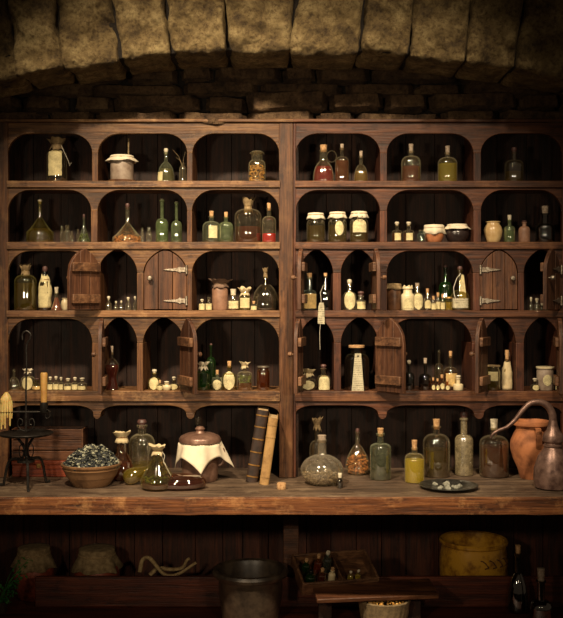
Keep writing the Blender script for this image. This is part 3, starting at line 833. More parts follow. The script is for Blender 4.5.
V('glass_bottle', 514, 18.5, 147, 0, 'cyl', 'smoke', 'dim bottle half full of olive liquid, alone in its top-row arch', Y=.07, rn=.24, sh=.58, nk=.74, st=.14, stop='dark', liq=('olive', .36))

# ================= SECOND ROW (row 1)
V('conical_flask', 40, 27, 199, 1, 'cone', 'olive', 'large olive conical flask with long neck in the second row, half full', 'flask', Y=.07, rn=.13, sh=.26, nk=.62, stop='ball', st=.05, liq=('olive', .34))
for i, (x, w, y, lb) in enumerate(((62, 4, 226, 'tiny clear corked vial next to the big olive conical flask'), (67.2, 6, 225, 'widest tiny clear vial between the two conical flasks'), (71.8, 3, 231, 'shortest tiny clear vial in the trio near the olive conical flask'), (78, 3, 229, 'slim clear tube vial just beside the herb-filled flask'))):
    V('glass_vial', x, w, y, 1, 'cyl', 'clear', lb, 'vial', 'tiny clear vials between the conical flasks', Y=.03, rn=.6, stop='glass', st=.15, nseg=14)
V('conical_flask', 84, 13.5, 214, 1, 'cone', 'pale_green', 'small conical flask of green herbs partly behind a post, second row', 'flask', Y=.09, rn=.16, nk=.7, stop='dark', st=.12, fill=('herb', .36, .006, 150))
V('conical_flask', 127.5, 30, 203, 1, 'cone', 'clear', 'wide clear conical flask with a bed of orange peel pieces', 'flask', Y=.07, rn=.12, sh=.16, nk=.56, stop='dark', st=.10, fill=('orange_nug', .20, .0065, 200))
for i, (x, w, y, lb) in enumerate(((142.3, 3.6, 228, 'slim clear vial touching the flask of orange peel'), (149, 5.5, 227, 'small clear vial with ball stopper between orange-peel flask and green bottles'))):
    V('glass_vial', x, w, y, 1, 'cyl', 'clear', lb, 'vial', 'tiny vials beside the orange-peel flask', Y=.03, rn=.6, stop='glass', st=.2, nseg=14)
V('glass_bottle', 162, 12.5, 198.5, 1, 'cyl', 'green', 'tall slender green glass bottle, wider and fuller of the green pair', Y=.05, rn=.27, sh=.42, nk=.56, stop='glass', st=.03, liq=('green', .48))
V('glass_bottle', 176.5, 11, 201, 1, 'cyl', 'green', 'tall slender green glass bottle, narrower of the pair, beside the post', Y=.05, rn=.27, sh=.38, nk=.54, stop='glass', st=.03, liq=('clear', .40))
V('glass_bottle', 211.5, 18, 211, 1, 'cyl', 'pale_green', 'corked pale green bottle with cream label, beside the large brown flagon', Y=.06, rn=.25, sh=.58, nk=.80, st=.16, liq=('clear', .45), lab=('rect', .16, .62, .50, 'paper_w', .25))
V('glass_bottle', 226, 14.5, 212, 1, 'cyl', 'green', 'corked green bottle without a label, touching the large brown flagon', Y=.045, rn=.26, sh=.60, nk=.80, st=.16, liq=('clear', .5))
V('glass_flagon', 248, 27, 193, 1, 'cyl', 'smoke', 'large brown glass flagon with leafy tied cloth stopper in the second row', 'flagon', Y=.075, rn=.22, sh=.70, nk=.90, stop='tied', st=.24, cloth='linen', liq=('rust', .42))
V('glass_bottle', 269, 14, 203, 1, 'cyl', 'clear', 'tall clear corked bottle with pinkish red liquid at its bottom', Y=.05, rn=.28, sh=.60, nk=.76, st=.13, stop='cork', liq=('pinkred', .26))
V('preserve_jar', 315.8, 18.5, 213.5, 1, 'cyl', 'smoke', 'dark green herb jar with white cloth lid and no label', 'jar', 'cloth-covered jars of dark herbs', Y=.06, rn=.72, sh=.62, nk=.82, lw=1.12, stop='skirt', st=.05, cloth='white_cloth', fill=('dark_herb', .74, .008, 180), liq=('olive', .6))
V('preserve_jar', 337.5, 18.5, 212.5, 1, 'cyl', 'smoke', 'dark herb jar with white cloth lid and oval label', 'jar', 'cloth-covered jars of dark herbs', Y=.06, rn=.72, sh=.62, nk=.82, lw=1.12, stop='skirt', st=.05, cloth='white_cloth', fill=('dark_herb', .74, .008, 180), liq=('olive', .6), lab=('oval', .24, .74, .48, 'paper_w', .15))
r, b, p, H, R = V('preserve_jar', 359, 18.5, 212, 1, 'cyl', 'smoke', 'dark herb jar with white cloth lid and broad hanging tag', 'jar', 'cloth-covered jars of dark herbs', Y=.06, rn=.72, sh=.62, nk=.82, lw=1.12, stop='skirt', st=.05, cloth='white_cloth', fill=('dark_herb', .74, .008, 180), liq=('olive', .6), lab=('arch', .34, .78, .80, 'paper_w', 0))
m = MB()
for s_ in (-1, 1): m.tube([(0, -R * 1.04, H * .80), (s_ * R * .3, -R * 1.08, H * .9), (s_ * R * .15, -R * 1.1, H * .72)], .0016, 5)
m.build('bow', M['twig'], r)
for x, w, lb in ((397, 10.5, 'small square-labelled bottle furthest from the covered clay pot'), (408.7, 11, 'small square-labelled bottle nearer the covered clay pot')):
    V('labelled_bottle', x, w, 221.5, 1, 'cyl', 'smoke', lb, 'bottle', 'pair of small square-labelled bottles', Y=.04, rn=.34, sh=.56, nk=.70, st=.16, stop='ball', liq=('brown', .5), lab=('rect', .12, .52, .62, 'paper', .05))
V('glass_jar', 421.5, 9, 230, 1, 'pot', 'blue', 'tiny bluish glass jar leaning close to the covered clay pot', 'jar', Y=.035, rn=.55, stop='glass', st=.12)
r, b, p, H, R = V('clay_pot', 434, 20, 226, 1, 'pot', 'clear', 'reddish clay pot covered with a white cloth, second row', 'pot', mat='terra', rn=.82, lw=1.1, stop=None, Y=.06)
solid(skirt_cap(R * .95, H + .003, .040, .16, 12, 5).build('cloth_cover', M['white_cloth'], r, smooth=60)); ring(R * 1.0, H - .010).build('string', M['string'], r)
r, b, p, H, R = V('glazed_pot', 457, 24, 226, 1, 'pot', 'clear', 'round dark glazed pot under a small white cloth, second row', 'pot', mat='dark_glaze', rn=.64, lw=1.1, stop=None, Y=.065)
solid(skirt_cap(R * .80, H + .006, .022, .38, 13, 6).build('cloth_cover', M['white_cloth'], r, smooth=60)); ring(R * .84, H - .002).build('string', M['string'], r)
V('stoneware_jar', 493, 18.5, 221.5, 1, 'pot', 'clear', 'open cream glazed stoneware jar with wide rim', 'jar', mat='cream_glaze', rn=.70, nk=.86, lw=1.12, stop=None, Y=.06)
V('glass_bottle', 509.5, 11, 215, 1, 'cyl', 'green', 'small green bottle with pale cork beside the cream stoneware jar', Y=.045, rn=.30, sh=.60, nk=.72, st=.17, stop='white', liq=('green', .5))
V('stoneware_bottle', 524.3, 11.5, 220.5, 1, 'cyl', 'clear', 'small pinkish stoneware bottle with dark stopper', mat='pink_stone', rn=.34, sh=.58, nk=.80, stop='dark', st=.08, Y=.045)
V('glass_bottle', 545, 18.5, 206, 1, 'cyl', 'dark', 'broad dark bottle with bulky grey cork at the end of the second row', Y=.06, rn=.36, sh=.48, nk=.66, st=.20, stop='grey', liq=('dark', .5))

# ================= THIRD ROW (row 2)
V('glass_flagon', 25.5, 22, 260, 2, 'cyl', 'olive', 'large olive flagon with dark tied stopper beside the paper-wrapped bottle', 'flagon', Y=.065, rn=.28, sh=.68, nk=.86, stop='tied', st=.18, cloth='linen', liq=('olive', .66))
r, b, p, H, R = V('wrapped_bottle', 45, 12, 266, 2, 'cyl', 'dark', 'dark bottle wrapped in crumpled cream paper', Y=.055, rn=.36, sh=.60, nk=.80, stop='dark', st=.12)
def wrap(root, R, z0, z1, mat, seed, name='paper_wrap', topk=.55):
    m = MB(); n = 28; v = []; f = []; K = 12
    for i in range(K + 1):
        t = i / K; z = z0 + (z1 - z0) * t
        for k in range(n):
            a = 2 * PI * k / n
            q = noise.noise(Vector((math.cos(a) * 2.2, math.sin(a) * 2.2, t * 6 + seed)))
            base = R * (1.06 if t < .6 else 1.06 - (1.06 - topk) * ((t - .6) / .4) ** 1.3)
            v.append((base * (1 + .16 * q) * math.cos(a), base * (1 + .16 * q) * math.sin(a), z + q * (z1 - z0) * (.12 if i == K else .02)))
    for i in range(K):
        for k in range(n):
            k2 = (k + 1) % n; f.append((i * n + k, i * n + k2, (i + 1) * n + k2, (i + 1) * n + k))
    m.add(v, f); o = m.build(name, M[mat], root, smooth=25); return solid(o, .0008)
wrap(r, R, .012, H * .88, 'paper', 3)
ring(R * .75, H * .78, .0015, 2).build('string', M['string'], r)
V('conical_bottle', 56.5, 11, 287, 2, 'cone', 'clear', 'small pink conical bottle with white stopper in the third row', Y=.04, rn=.30, nk=.72, stop='white', st=.24, liq=('pink', .72))
V('ceramic_pot', 65, 8, 298, 2, 'pot', 'clear', 'tiny cream pot half hidden behind the open cabinet door', 'pot', mat='white_cer', rn=.6, stop=None, Y=.09)
for x, w, y, lb in ((108.7, 5.6, 296, 'tallest tiny clear bottle nearest the open plank door, third row'), (116, 3.6, 301, 'short tiny bottle second from the open plank door'), (121.3, 3.6, 300.5, 'short tiny bottle in the middle of the five under the pointed arch'), (128.2, 5.6, 297, 'stout tiny corked bottle second from the closed red door'), (135, 4, 296, 'slim tiny bottle nearest the closed plank door, third row')):
    V('tiny_bottle', x, w, y, 2, 'cyl', 'clear', lb, 'bottle', 'five tiny bottles under the pointed arch', Y=.035, rn=.45, sh=.5, nk=.66, stop='ball', st=.2, nseg=14)
V('tiny_labelled_bottle', 202, 6.6, 299, 2, 'cyl', 'clear', 'tiny squat bottle with cream label nearest the closed door, before the pinkish jar', Y=.035, rn=.42, sh=.64, nk=.75, stop='ball', st=.2, lab=('rect', .08, .72, .95, 'paper', 0), nseg=16)
V('tiny_labelled_bottle', 208.8, 7, 297, 2, 'cyl', 'clear', 'tiny cream-labelled bottle touching the tall pinkish jar', Y=.035, rn=.42, sh=.60, nk=.7, stop='glass', st=.22, lab=('rect', .08, .64, .95, 'paper', 0), nseg=16)
V('stoneware_jar', 220, 16, 277, 2, 'jar', 'clear', 'tall pinkish stoneware jar with faded cloth tied over its mouth', 'jar', mat='pink_stone', rn=.66, sh=.72, nk=.84, stop='tied', st=.16, cloth='pink_cloth', Y=.06)
V('labelled_bottle', 233.3, 12, 289, 2, 'cyl', 'clear', 'squat bottle with thick white stopper and wide label, beside the pinkish jar', Y=.045, rn=.42, sh=.52, nk=.64, stop='white', st=.26, liq=('rust', .45), lab=('rect', .12, .58, .9, 'paper_w', .1))
V('labelled_jar', 245, 12.5, 285, 2, 'cyl', 'olive', 'small jar with a cream cloth bow and large cream label', 'jar', Y=.045, rn=.5, sh=.58, nk=.72, stop='tied', st=.26, cloth='cloth', liq=('olive', .3), lab=('rect', .14, .66, .82, 'paper', 0))
V('tiny_labelled_bottle', 253.8, 6.6, 301, 2, 'cyl', 'clear', 'tiny cream bottle just in front of the flat round flask', Y=.03, rn=.45, sh=.6, nk=.7, stop='cork', st=.25, lab=('rect', .1, .62, .95, 'paper', 0), nseg=16)
V('round_flask', 265.5, 27, 265, 2, 'bell', 'smoke', 'squat round dark flask with long thin neck and tied cloth top', 'flask', Y=.08, rn=.10, sh=.2, nk=.48, stop='tied', st=.14, cloth='linen', liq=('dark', .25), lw=1.8)
# pointed niches of the redder cabinet
V('labelled_bottle', 309.5, 15, 273, 2, 'cyl', 'blue', 'bluish bottle with yellow cork and wide tan label, third row', Y=.05, rn=.34, sh=.44, nk=.62, stop='cork', st=.11, liq=('clear', .4), lab=('rect', .06, .50, .95, 'paper_tan', .1))
r, b, p, H, R = V('glass_bottle', 325.5, 14, 273, 2, 'cyl', 'dark', 'black bottle with a long white paper tag hanging over the shelf edge', Y=.055, rn=.25, sh=.42, nk=.60, stop='cork', st=.08, liq=('dark', .42))
m = MB(); T = Matrix.Translation((-.022, -.071, -.018))
m.prism([(-.017, -.040), (.015, -.043), (.013, .038), (.009, .054), (-.008, .054), (-.013, .038)], 0, .0016, T); m.build('paper_tag', M['paper_tag'], r)
m = MB(); m.tube([(-R * .3, -R * .3, H * .74), (-.026, -.045, H * .5), (-.024, -.072, .06), (-.022, -.073, .030)], .0011, 5); m.build('string', M['white_string'], r)
m = MB(); m.tube([(-.026, -.073, -.058), (-.030, -.075, -.10), (-.028, -.074, -.175)], .0011, 5); m.build('string', M['white_string'], r)
V('labelled_bottle', 349.5, 13.5, 279, 2, 'cyl', 'clear', 'flask-like bottle with large oval written label and flared stopper', Y=.05, rn=.28, sh=.5, nk=.70, stop='ball', st=.16, lab=('oval', .04, .72, .92, 'paper_w', 0))
V('square_bottle', 361, 10.5, 291, 2, 'cyl', 'clear', 'little bottle with pink stopper and square white label', Y=.04, rn=.5, sh=.58, nk=.68, stop='dark', st=.22, liq=('dark', .5), lab=('rect', .1, .58, .85, 'paper', 0))
# wide arch
r, b, p, H, R = V('wrapped_pot', 394, 14.5, 284, 2, 'jar', 'clear', 'brown pot with linen tied over it, beside the white crowned jar', 'pot', mat='brown_jar', rn=.88, lw=1.06, stop='skirt', st=.04, cloth='linen', Y=.07)
r, b, p, H, R = V('apothecary_jar', 407.7, 13.5, 288, 2, 'jar', 'clear', 'white ceramic jar with written front and little crown of knobs', 'jar', mat='white_cer', rn=.66, sh=.62, nk=.78, lw=1.2, stop=None, Y=.05, lab=('arch', .08, .56, .72, 'paper_w', 0))
m = MB(); m.lathe([(0, H), (R * .8, H), (R * .72, H + .006), (0, H + .010)], 20); m.build('lid', M['white_cer'], r)
for k in range(5):
    m = MB(); a = 2 * PI * k / 5; m.lathe([(0, 0), (.003, .001), (.0036, .006), (0, .010)], 8, Matrix.Translation((R * .62 * math.cos(a), R * .62 * math.sin(a), H + .004))); m.build('knob', M['white_cer'], r)
V('labelled_bottle', 417.3, 11.5, 283, 2, 'cyl', 'clear', 'bottle with tall oval label squeezed beside the white crowned jar', Y=.06, rn=.38, sh=.55, nk=.74, stop='grey', st=.14, lab=('oval', .04, .74, .95, 'paper_w', .1))
V('labelled_bottle', 427.5, 7.6, 288.5, 2, 'cyl', 'smoke', 'small dark bottle with white label, beside the oval-labelled bottle', Y=.04, rn=.40, sh=.58, nk=.72, stop='cork', st=.18, liq=('dark', .55), lab=('arch', .12, .58, .85, 'paper', 0), nseg=18)
for x, w, y, yy, lb in ((433.4, 5.4, 296, .03, 'shortest of the small labelled bottles before the deep green bottle'), (438, 6.2, 292.5, .055, 'taller pink-corked labelled bottle before the deep green bottle'), (442.6, 5.2, 294, .03, 'slim labelled bottle touching the yellow glass jar')):
    V('tiny_labelled_bottle', x, w, y, 2, 'cyl', 'clear', lb, 'bottle', 'small labelled bottles before the deep green bottle', Y=yy, rn=.45, sh=.58, nk=.7, stop='cork', st=.2, lab=('rect', .1, .6, .9, 'paper', 0), nseg=16)
V('glass_bottle', 445.5, 13, 264.5, 2, 'cyl', 'deep_green', 'tall deep green bottle behind the small bottles, third row', Y=.13, rn=.26, sh=.50, nk=.66, stop='dark', st=.06, liq=('dark', .4))
V('glass_jar', 449, 7.5, 297, 2, 'jar', 'olive', 'little yellow glass jar in front of the deep green bottle', 'jar', Y=.035, rn=.7, stop='lid', st=.1, cloth='brass', liq=('yellow', .7))
r, b, p, H, R = V('glass_flask', 460, 19, 266, 2, 'cyl', 'olive', 'broad flask draped with a long pointed paper tag and looping cord', 'flask', Y=.06, rn=.22, sh=.26, nk=.5, stop='dark', st=.08, lab=('rect', .06, .30, .95, 'paper_tag', -.15))
m = MB(); m.prism([(-.012, .045), (.026, .045), (.012, H * .86), (.002, H * .88)], -R * .62, -R * .62 + .0014); m.build('paper_tag', M['paper'], r)
m = MB(); m.tube([(0, -R * .4, H * .9), (-.020, -R * .6, H * .78), (-.036, -R * .8, H * .55), (-.034, -R * .9, H * .40), (-.024, -R, H * .2)], .0018, 6); m.build('cord', M['white_string'], r)
for x, w, y, lb in ((531, 4, 297, 'slim tiny vial nearest the pointed arch post'), (537, 6, 298, 'round-headed tiny vial, second under the far pointed arch'), (542, 4.4, 303, 'shortest tiny vial of the four under the far pointed arch'), (546.5, 5, 301, 'tiny vial closest to the half-open door')):
    V('tiny_bottle', x, w, y, 2, 'cyl', 'clear', lb, 'bottle', 'four tiny vials under the far pointed arch', Y=.05, rn=.5, sh=.5, nk=.66, stop='ball', st=.28, nseg=14)

# ================= FOURTH ROW (row 3)
V('conical_flask', 14, 11.5, 369, 3, 'bell', 'clear', 'small empty clear flask at the far end behind the iron candle stand', 'flask', Y=.05, rn=.2, nk=.62, stop='glass', st=.08)
V('labelled_bottle', 28, 14, 368, 3, 'cyl', 'clear', 'round-labelled bottle with flared cloth top behind the iron hook rod', Y=.055, rn=.34, sh=.5, nk=.70, stop='tied', st=.12, cloth='white_cloth', lab=('oval', .04, .70, .78, 'paper', .15), liq=('olive', .4))
V('tiny_labelled_bottle', 37, 10, 378, 3, 'cyl', 'olive', 'squat olive bottle next to the round-labelled one, fourth row', Y=.05, rn=.36, sh=.42, nk=.6, stop='dark', st=.16, lab=('rect', .1, .42, .85, 'paper_tan', 0))
for x, w, y, lb in ((50.3, 6.4, 376.5, 'small labelled bottle first of six, just past the tall candle'), (56, 6.2, 376, 'small labelled bottle second of six along the fourth row'), (61, 5.4, 377, 'narrow labelled bottle third of six along the fourth row'),
                    (68, 8.4, 378, 'squat bottle with low wide label, fourth of six'), (75, 7, 377, 'square-shouldered labelled bottle, fifth of six'), (82.2, 9.2, 377.5, 'widest squat labelled bottle, last of six by the post')):
    V('tiny_labelled_bottle', x, w, y, 3, 'cyl', 'clear', lb, 'bottle', 'six small labelled bottles of the fourth row', Y=.045, rn=.42, sh=.60, nk=.72, stop='ball', st=.2, lab=('rect', .08, .56 if w < 8 else .44, .92, 'paper', 0), nseg=18)
V('figured_bottle', 112, 14, 346, 3, 'waist', 'smoke', 'tall waisted bottle with dark red upper body under the pointed arch', Y=.06, rn=.18, stop='grey', st=.14, liq=('red', .66), lw=1.2)
V('labelled_bottle', 154.5, 13, 369, 3, 'cyl', 'olive', 'rounded bottle with big oval cream label, largest of the four under the pointed arch', Y=.06, rn=.30, sh=.42, nk=.70, stop='ball', st=.18, lab=('oval', .04, .74, .80, 'paper', 0))
V('tiny_labelled_bottle', 160, 7.4, 380, 3, 'pot', 'clear', 'tiny cream bottle in front of the big oval-labelled one', Y=.02, rn=.3, nk=.7, stop='cork', st=.25, lab=('oval', .08, .66, .9, 'paper', 0))
V('ceramic_bottle', 166.7, 9.6, 381, 3, 'pot', 'clear', 'tiny white ceramic bottle with domed stopper', mat='white_cer', rn=.40, nk=.74, stop='ball', st=.24, Y=.03)
V('labelled_bottle', 174, 10.5, 376.5, 3, 'cyl', 'smoke', 'small bottle with cream label beside the half-open batten door', Y=.06, rn=.32, sh=.44, nk=.62, stop='ball', st=.22, lab=('oval', .06, .58, .85, 'paper', 0))
V('glass_jar', 203, 14, 360, 3, 'cyl', 'deep_green', 'green jar topped by a white cloth bow beside the batten door', 'jar', Y=.05, rn=.42, sh=.60, nk=.76, stop='tied', st=.16, cloth='white_cloth', liq=('green', .3))
V('glass_bottle', 211, 9.5, 343, 3, 'cyl', 'deep_green', 'tall thin green bottle rising behind the bow-topped jar', Y=.11, rn=.24, sh=.56, nk=.72, stop='dark', st=.04)
V('labelled_bottle', 217.3, 11.5, 370, 3, 'pot', 'pale_green', 'small round bottle with oval label and wooden stopper, before the thin green bottle', Y=.035, rn=.26, nk=.72, stop='cork', st=.18, lab=('oval', .06, .66, .85, 'paper_w', 0))
V('labelled_bottle', 229.3, 14.5, 361, 3, 'cyl', 'olive', 'larger bottle with tall oval label, between the small round one and the herb bottle', Y=.05, rn=.28, sh=.50, nk=.72, stop='cork', st=.17, lab=('oval', .04, .78, .88, 'paper_w', 0))
V('glass_bottle', 244.7, 15, 360, 3, 'cyl', 'clear', 'clear bottle of green herbs in dark liquid with cloth-wrapped cork', Y=.05, rn=.32, sh=.58, nk=.72, stop='tied', st=.14, cloth='cloth', liq=('brown', .28), fill=('herb', .55, .006, 140))
V('preserving_jar', 263.2, 13, 366, 3, 'jar', 'amber', 'amber jar with flat metal lid and pale root inside', 'jar', Y=.05, rn=.78, lw=1.15, stop='lid', st=.05, cloth='steel', liq=('brown', .8), fill=('gold_nug', .7, .006, 24))
V('labelled_jar', 308.5, 15.5, 367, 3, 'cyl', 'smoke', 'squat dark jar with tied cloth top and broad oval label', 'jar', Y=.05, rn=.42, sh=.46, nk=.64, stop='tied', st=.22, cloth='cloth', lab=('oval', .06, .56, .95, 'paper_w', -.1))
V('labelled_bottle', 323.5, 13.5, 364, 3, 'cyl', 'smoke', 'grey bottle with arched white label and dark glass stopper', Y=.05, rn=.36, sh=.48, nk=.68, stop='dark', st=.16, lab=('arch', .04, .68, .92, 'paper_w', .1))
r, b, p, H, R = V('wide_jar', 356.7, 25, 345, 3, 'cyl', 'dark', 'big black jar with a tall tapered written label and tan lid', 'jar', Y=.065, rn=.46, sh=.66, nk=.84, stop='lid', st=.04, cloth='cork', liq=('dark', .7), lw=1.35)
m = MB(); m.prism([(-.028, -.002), (.028, -.002), (.015, H * .86), (-.013, H * .86)], -R * 1.0 - .003, -R - .0015, Matrix.Rotation(0, 4, 'X')); m.build('paper_label', M['paper_tag'], r)
m = MB(); m.lathe([(0, 0), (.004, 0), (.004, .001), (0, .001)], 12, Matrix.Translation((.001, -R - .0035, H * .80)) @ Matrix.Rotation(PI / 2, 4, 'X')); m.build('eyelet', M['iron'], r)
V('glass_bottle', 409, 11, 360, 3, 'cyl', 'dark', 'black shiny bottle partly hidden behind the wide-open batten door', Y=.07, rn=.3, sh=.5, nk=.66, stop='ball', st=.12, liq=('dark', .5))
V('glass_bottle', 425.3, 13, 358, 3, 'cyl', 'dark', 'round dark corked bottle standing apart, second from the wide-open batten door', Y=.06, rn=.26, sh=.40, nk=.60, stop='grey', st=.16, liq=('brown', .4))
V('glass_bottle', 439, 8.5, 350, 3, 'cyl', 'smoke', 'tall thin smoky bottle behind the tiny amber bottles', Y=.13, rn=.25, sh=.55, nk=.68, stop='glass', st=.05)
V('labelled_bottle', 450.5, 14, 351, 3, 'cyl', 'smoke', 'tall dark bottle with cork and tan label behind the white ceramic bottle', Y=.09, rn=.24, sh=.48, nk=.66, stop='cork', st=.12, liq=('brown', .5), lab=('rect', .10, .48, .92, 'paper_tan', .05))
for x, w, y, yy, lb in ((433.2, 5.2, 377.5, .03, 'tiny amber bottle furthest from the white ceramic bottle'), (437.6, 5, 378.5, .03, 'second tiny amber bottle counting toward the white ceramic bottle'), (442, 7, 374.5, .05, 'tallest of the tiny amber bottles in the cluster'), (447.3, 6, 379, .03, 'tiny amber bottle nearest the white ceramic bottle')):
    V('tiny_labelled_bottle', x, w, y, 3, 'cyl', 'amber', lb, 'bottle', 'cluster of tiny amber bottles', Y=yy, rn=.42, sh=.55, nk=.68, stop='cork', st=.2, lab=('oval', .08, .56, .7, 'paper', 0), nseg=16)
V('ceramic_bottle', 458.2, 10, 375, 3, 'cyl', 'clear', 'white ceramic bottle with stacked neck, fourth row', mat='white_cer', rn=.40, sh=.44, nk=.56, stop='ball', st=.22, Y=.04)
V('labelled_jar', 492.5, 16, 365, 3, 'jar', 'olive', 'dark olive jar with small square label and tied strings', 'jar', Y=.055, rn=.82, sh=.74, lw=1.12, stop='lid', st=.04, cloth='linen', liq=('olive', .7), lab=('rect', .40, .78, .62, 'paper', -.1))
r, b, p, H, R = V('wrapped_bottle', 507, 9.5, 350, 3, 'cyl', 'smoke', 'slim bottle in pale paper with a curled wire on top', Y=.05, rn=.4, sh=.56, nk=.74, stop='cork', st=.22)
wrap(r, R, .002, H * .9, 'cloth', 8)
m = MB(); m.tube([(.0, 0, H * .95), (-.01, 0, H * 1.15), (-.004, 0, H * 1.28), (.010, 0, H * 1.22), (.012, 0, H * 1.08)], .0012, 5); m.build('wire', M['steel'], r)
V('tiny_labelled_bottle', 535, 9, 378, 3, 'cyl', 'smoke', 'small round-labelled bottle beside the ceramic canister', Y=.03, rn=.4, sh=.45, nk=.6, stop='ball', st=.22, lab=('oval', .05, .6, .8, 'paper', 0))
V('ceramic_canister', 545.3, 17, 366.5, 3, 'jar', 'clear', 'pale ceramic canister with round written badge', 'canister', mat='grey_stone', rn=.93, sh=.90, nk=.94, lw=1.1, stop='lid', st=.06, cloth='white_cer', Y=.05, lab=('oval', .22, .72, .55, 'paper_w', 0))
V('tiny_labelled_bottle', 557, 5.5, 380, 3, 'cyl', 'clear', 'tiny bottle behind the last edge-on door, beside the ceramic canister', Y=.05, rn=.4, sh=.5, nk=.66, stop='cork', st=.2, lab=('rect', .1, .5, .8, 'paper', 0))
# ================= WORKBENCH TOP
def bench_loc(x, by): Y = bench_Y(by); return (PX(x, Y), Y, BZ)
def curvepts(P, n=8):
    """smooth path through control points"""
    P = [Vector(p) for p in P]; Q = [P[0]] + P + [P[-1]]; out = []
    for i in range(1, len(Q) - 2):
        a, b, c, d = Q[i - 1:i + 3]
        for k in range(n):
            t = k / n
            out.append(.5 * ((2 * b) + (c - a) * t + (2 * a - 5 * b + 4 * c - d) * t * t + (3 * b - a - 3 * c + d) * t ** 3))
    out.append(P[-1]); return out
# wrought iron candle stand
cy = -.20
root = empty('candle_stand', (PX(26, cy), cy, BZ), 'black wrought-iron candle stand with tall hooked rod and round tray', 'candle stand')
def cz(y): return PZ(y, cy) - BZ
def cx(x): return (x - 26) * sc(cy)
m = MB(); m.tube(curvepts([(cx(26), 0, cz(432)), (cx(26), 0, cz(395)), (cx(26.5), 0, cz(365)), (cx(26.5), 0, cz(346)), (cx(30), 0, cz(339)), (cx(30.5), 0, cz(334)), (cx(26.5), 0, cz(331)), (cx(22.5), 0, cz(334)), (cx(22.5), 0, cz(340))]), .0042, 8, .8); m.build('hook_rod', M['iron'], root)
m = MB(); m.lathe([(0, cz(435)), (cx(51), cz(435)), (cx(53), cz(433)), (cx(52.5), cz(432.4)), (cx(50), cz(433.6)), (0, cz(433.8))], 36); m.build('tray', M['iron'], root)
m = MB(); m.tube([(cx(6), 0, cz(412)), (cx(46), 0, cz(412))], .0045, 8); m.build('cross_arm', M['iron'], root)
for x in (6.5, 44):
    m = MB(); T = Matrix.Translation((cx(x), 0, 0))
    m.lathe([(0, cz(412)), (.014, cz(412)), (.017, cz(411)), (.017, cz(402)), (.014, cz(402)), (.014, cz(409)), (0, cz(409))], 16, T)
    m.lathe([(.014, cz(413.5)), (.026, cz(412.5)), (.028, cz(411.5)), (.016, cz(412.5))], 16, T); m.build('candle_cup', M['iron'], root)
m = MB(); m.tube(curvepts([(cx(47), -.01, cz(409)), (cx(50), -.01, cz(411)), (cx(50.5), -.01, cz(416)), (cx(47), -.01, cz(418)), (cx(46), -.01, cz(414))]), .0018, 6); m.build('finger_ring', M['iron'], root)
for s_ in (-1, 1):
    m = MB(); m.tube(curvepts([(0, 0, cz(431)), (s_ * .02, 0, cz(430)), (s_ * .036, 0, cz(425)), (s_ * .030, 0, cz(419)), (s_ * .016, 0, cz(420)), (s_ * .016, 0, cz(424)), (s_ * .024, 0, cz(425))]), .0025, 6); m.build('scroll', M['iron'], root)
m = MB(); m.lathe([(.034, cz(462)), (.037, cz(462)), (.037, cz(459.5)), (.034, cz(459.5)), (.034, cz(462))], 24); m.build('hoop', M['iron'], root)
for k in range(3):
    a = -PI / 2 + .35 + 2 * PI * k / 3; c, s = math.cos(a), math.sin(a)
    m = MB(); m.tube(curvepts([(.052 * c, .052 * s, cz(435)), (.010 * c, .010 * s, cz(447)), (.018 * c, .018 * s, cz(458)), (.075 * c, .075 * s, cz(461)), (.098 * c, .098 * s, .03), (.104 * c, .104 * s, .0062), (.122 * c, .122 * s, .0062)]), .0060, 8); m.build('leg', M['iron'], root)
    m = MB(); b_ = a + PI / 3; c, s = math.cos(b_), math.sin(b_)
    m.tube(curvepts([(0, 0, cz(462)), (.03 * c, .03 * s, cz(455)), (.032 * c, .032 * s, cz(446)), (.012 * c, .012 * s, cz(443)), (.01 * c, .01 * s, cz(449)), (.02 * c, .02 * s, cz(451))]), .0024, 6); m.build('scroll', M['iron'], root)
# candles
zc = PZ(409, cy)
m = MB(); m.lathe([(0, 0), (.0125, 0), (.0130, .03), (.0145, .09), (.0150, .128), (.0155, .150), (.013, .156), (0, .154)], 16); 
cd = empty('candle', (PX(44, cy), cy, zc), 'straight amber taper candle standing in the iron cup', 'candle')
m.build('wax_body', M['wax'], cd)
m = MB(); m.tube([(0, 0, .150), (.001, 0, .164)], .0012, 5); m.build('wick', M['iron'], cd)
cd = empty('candle', (PX(6.5, cy), cy, zc), 'melted pale candle with long wax drips over the iron cup', 'candle')
def melt(a, r, z): return r * (1 + .28 * noise.noise(Vector((math.cos(a) * 1.5, math.sin(a) * 1.5, z * 14)))), z
m = MB(); m.lathe([(0, .0), (.0125, .0), (.0125, .014), (.019, .018), (.024, .030), (.023, .044), (.018, .054), (.012, .064), (.006, .072), (0, .073)], 20, None, melt); m.build('wax_body', M['wax_pale'], cd)
for k, (a, L_) in enumerate(((-2.0, .085), (-1.55, .100), (-1.1, .055), (-2.5, .105), (-3.0, .07), (-.6, .09), (-.1, .06), (.8, .05))):
    c, s = math.cos(a), math.sin(a); m = MB()
    m.tube(curvepts([(.020 * c, .020 * s, .036), (.0225 * c, .0225 * s, .01), (.0225 * c, .0225 * s, .012 - L_ * .6), (.022 * c, .022 * s, .02 - L_)]), .0056, 7, .6); m.build('wax_drip', M['wax_pale'], cd)
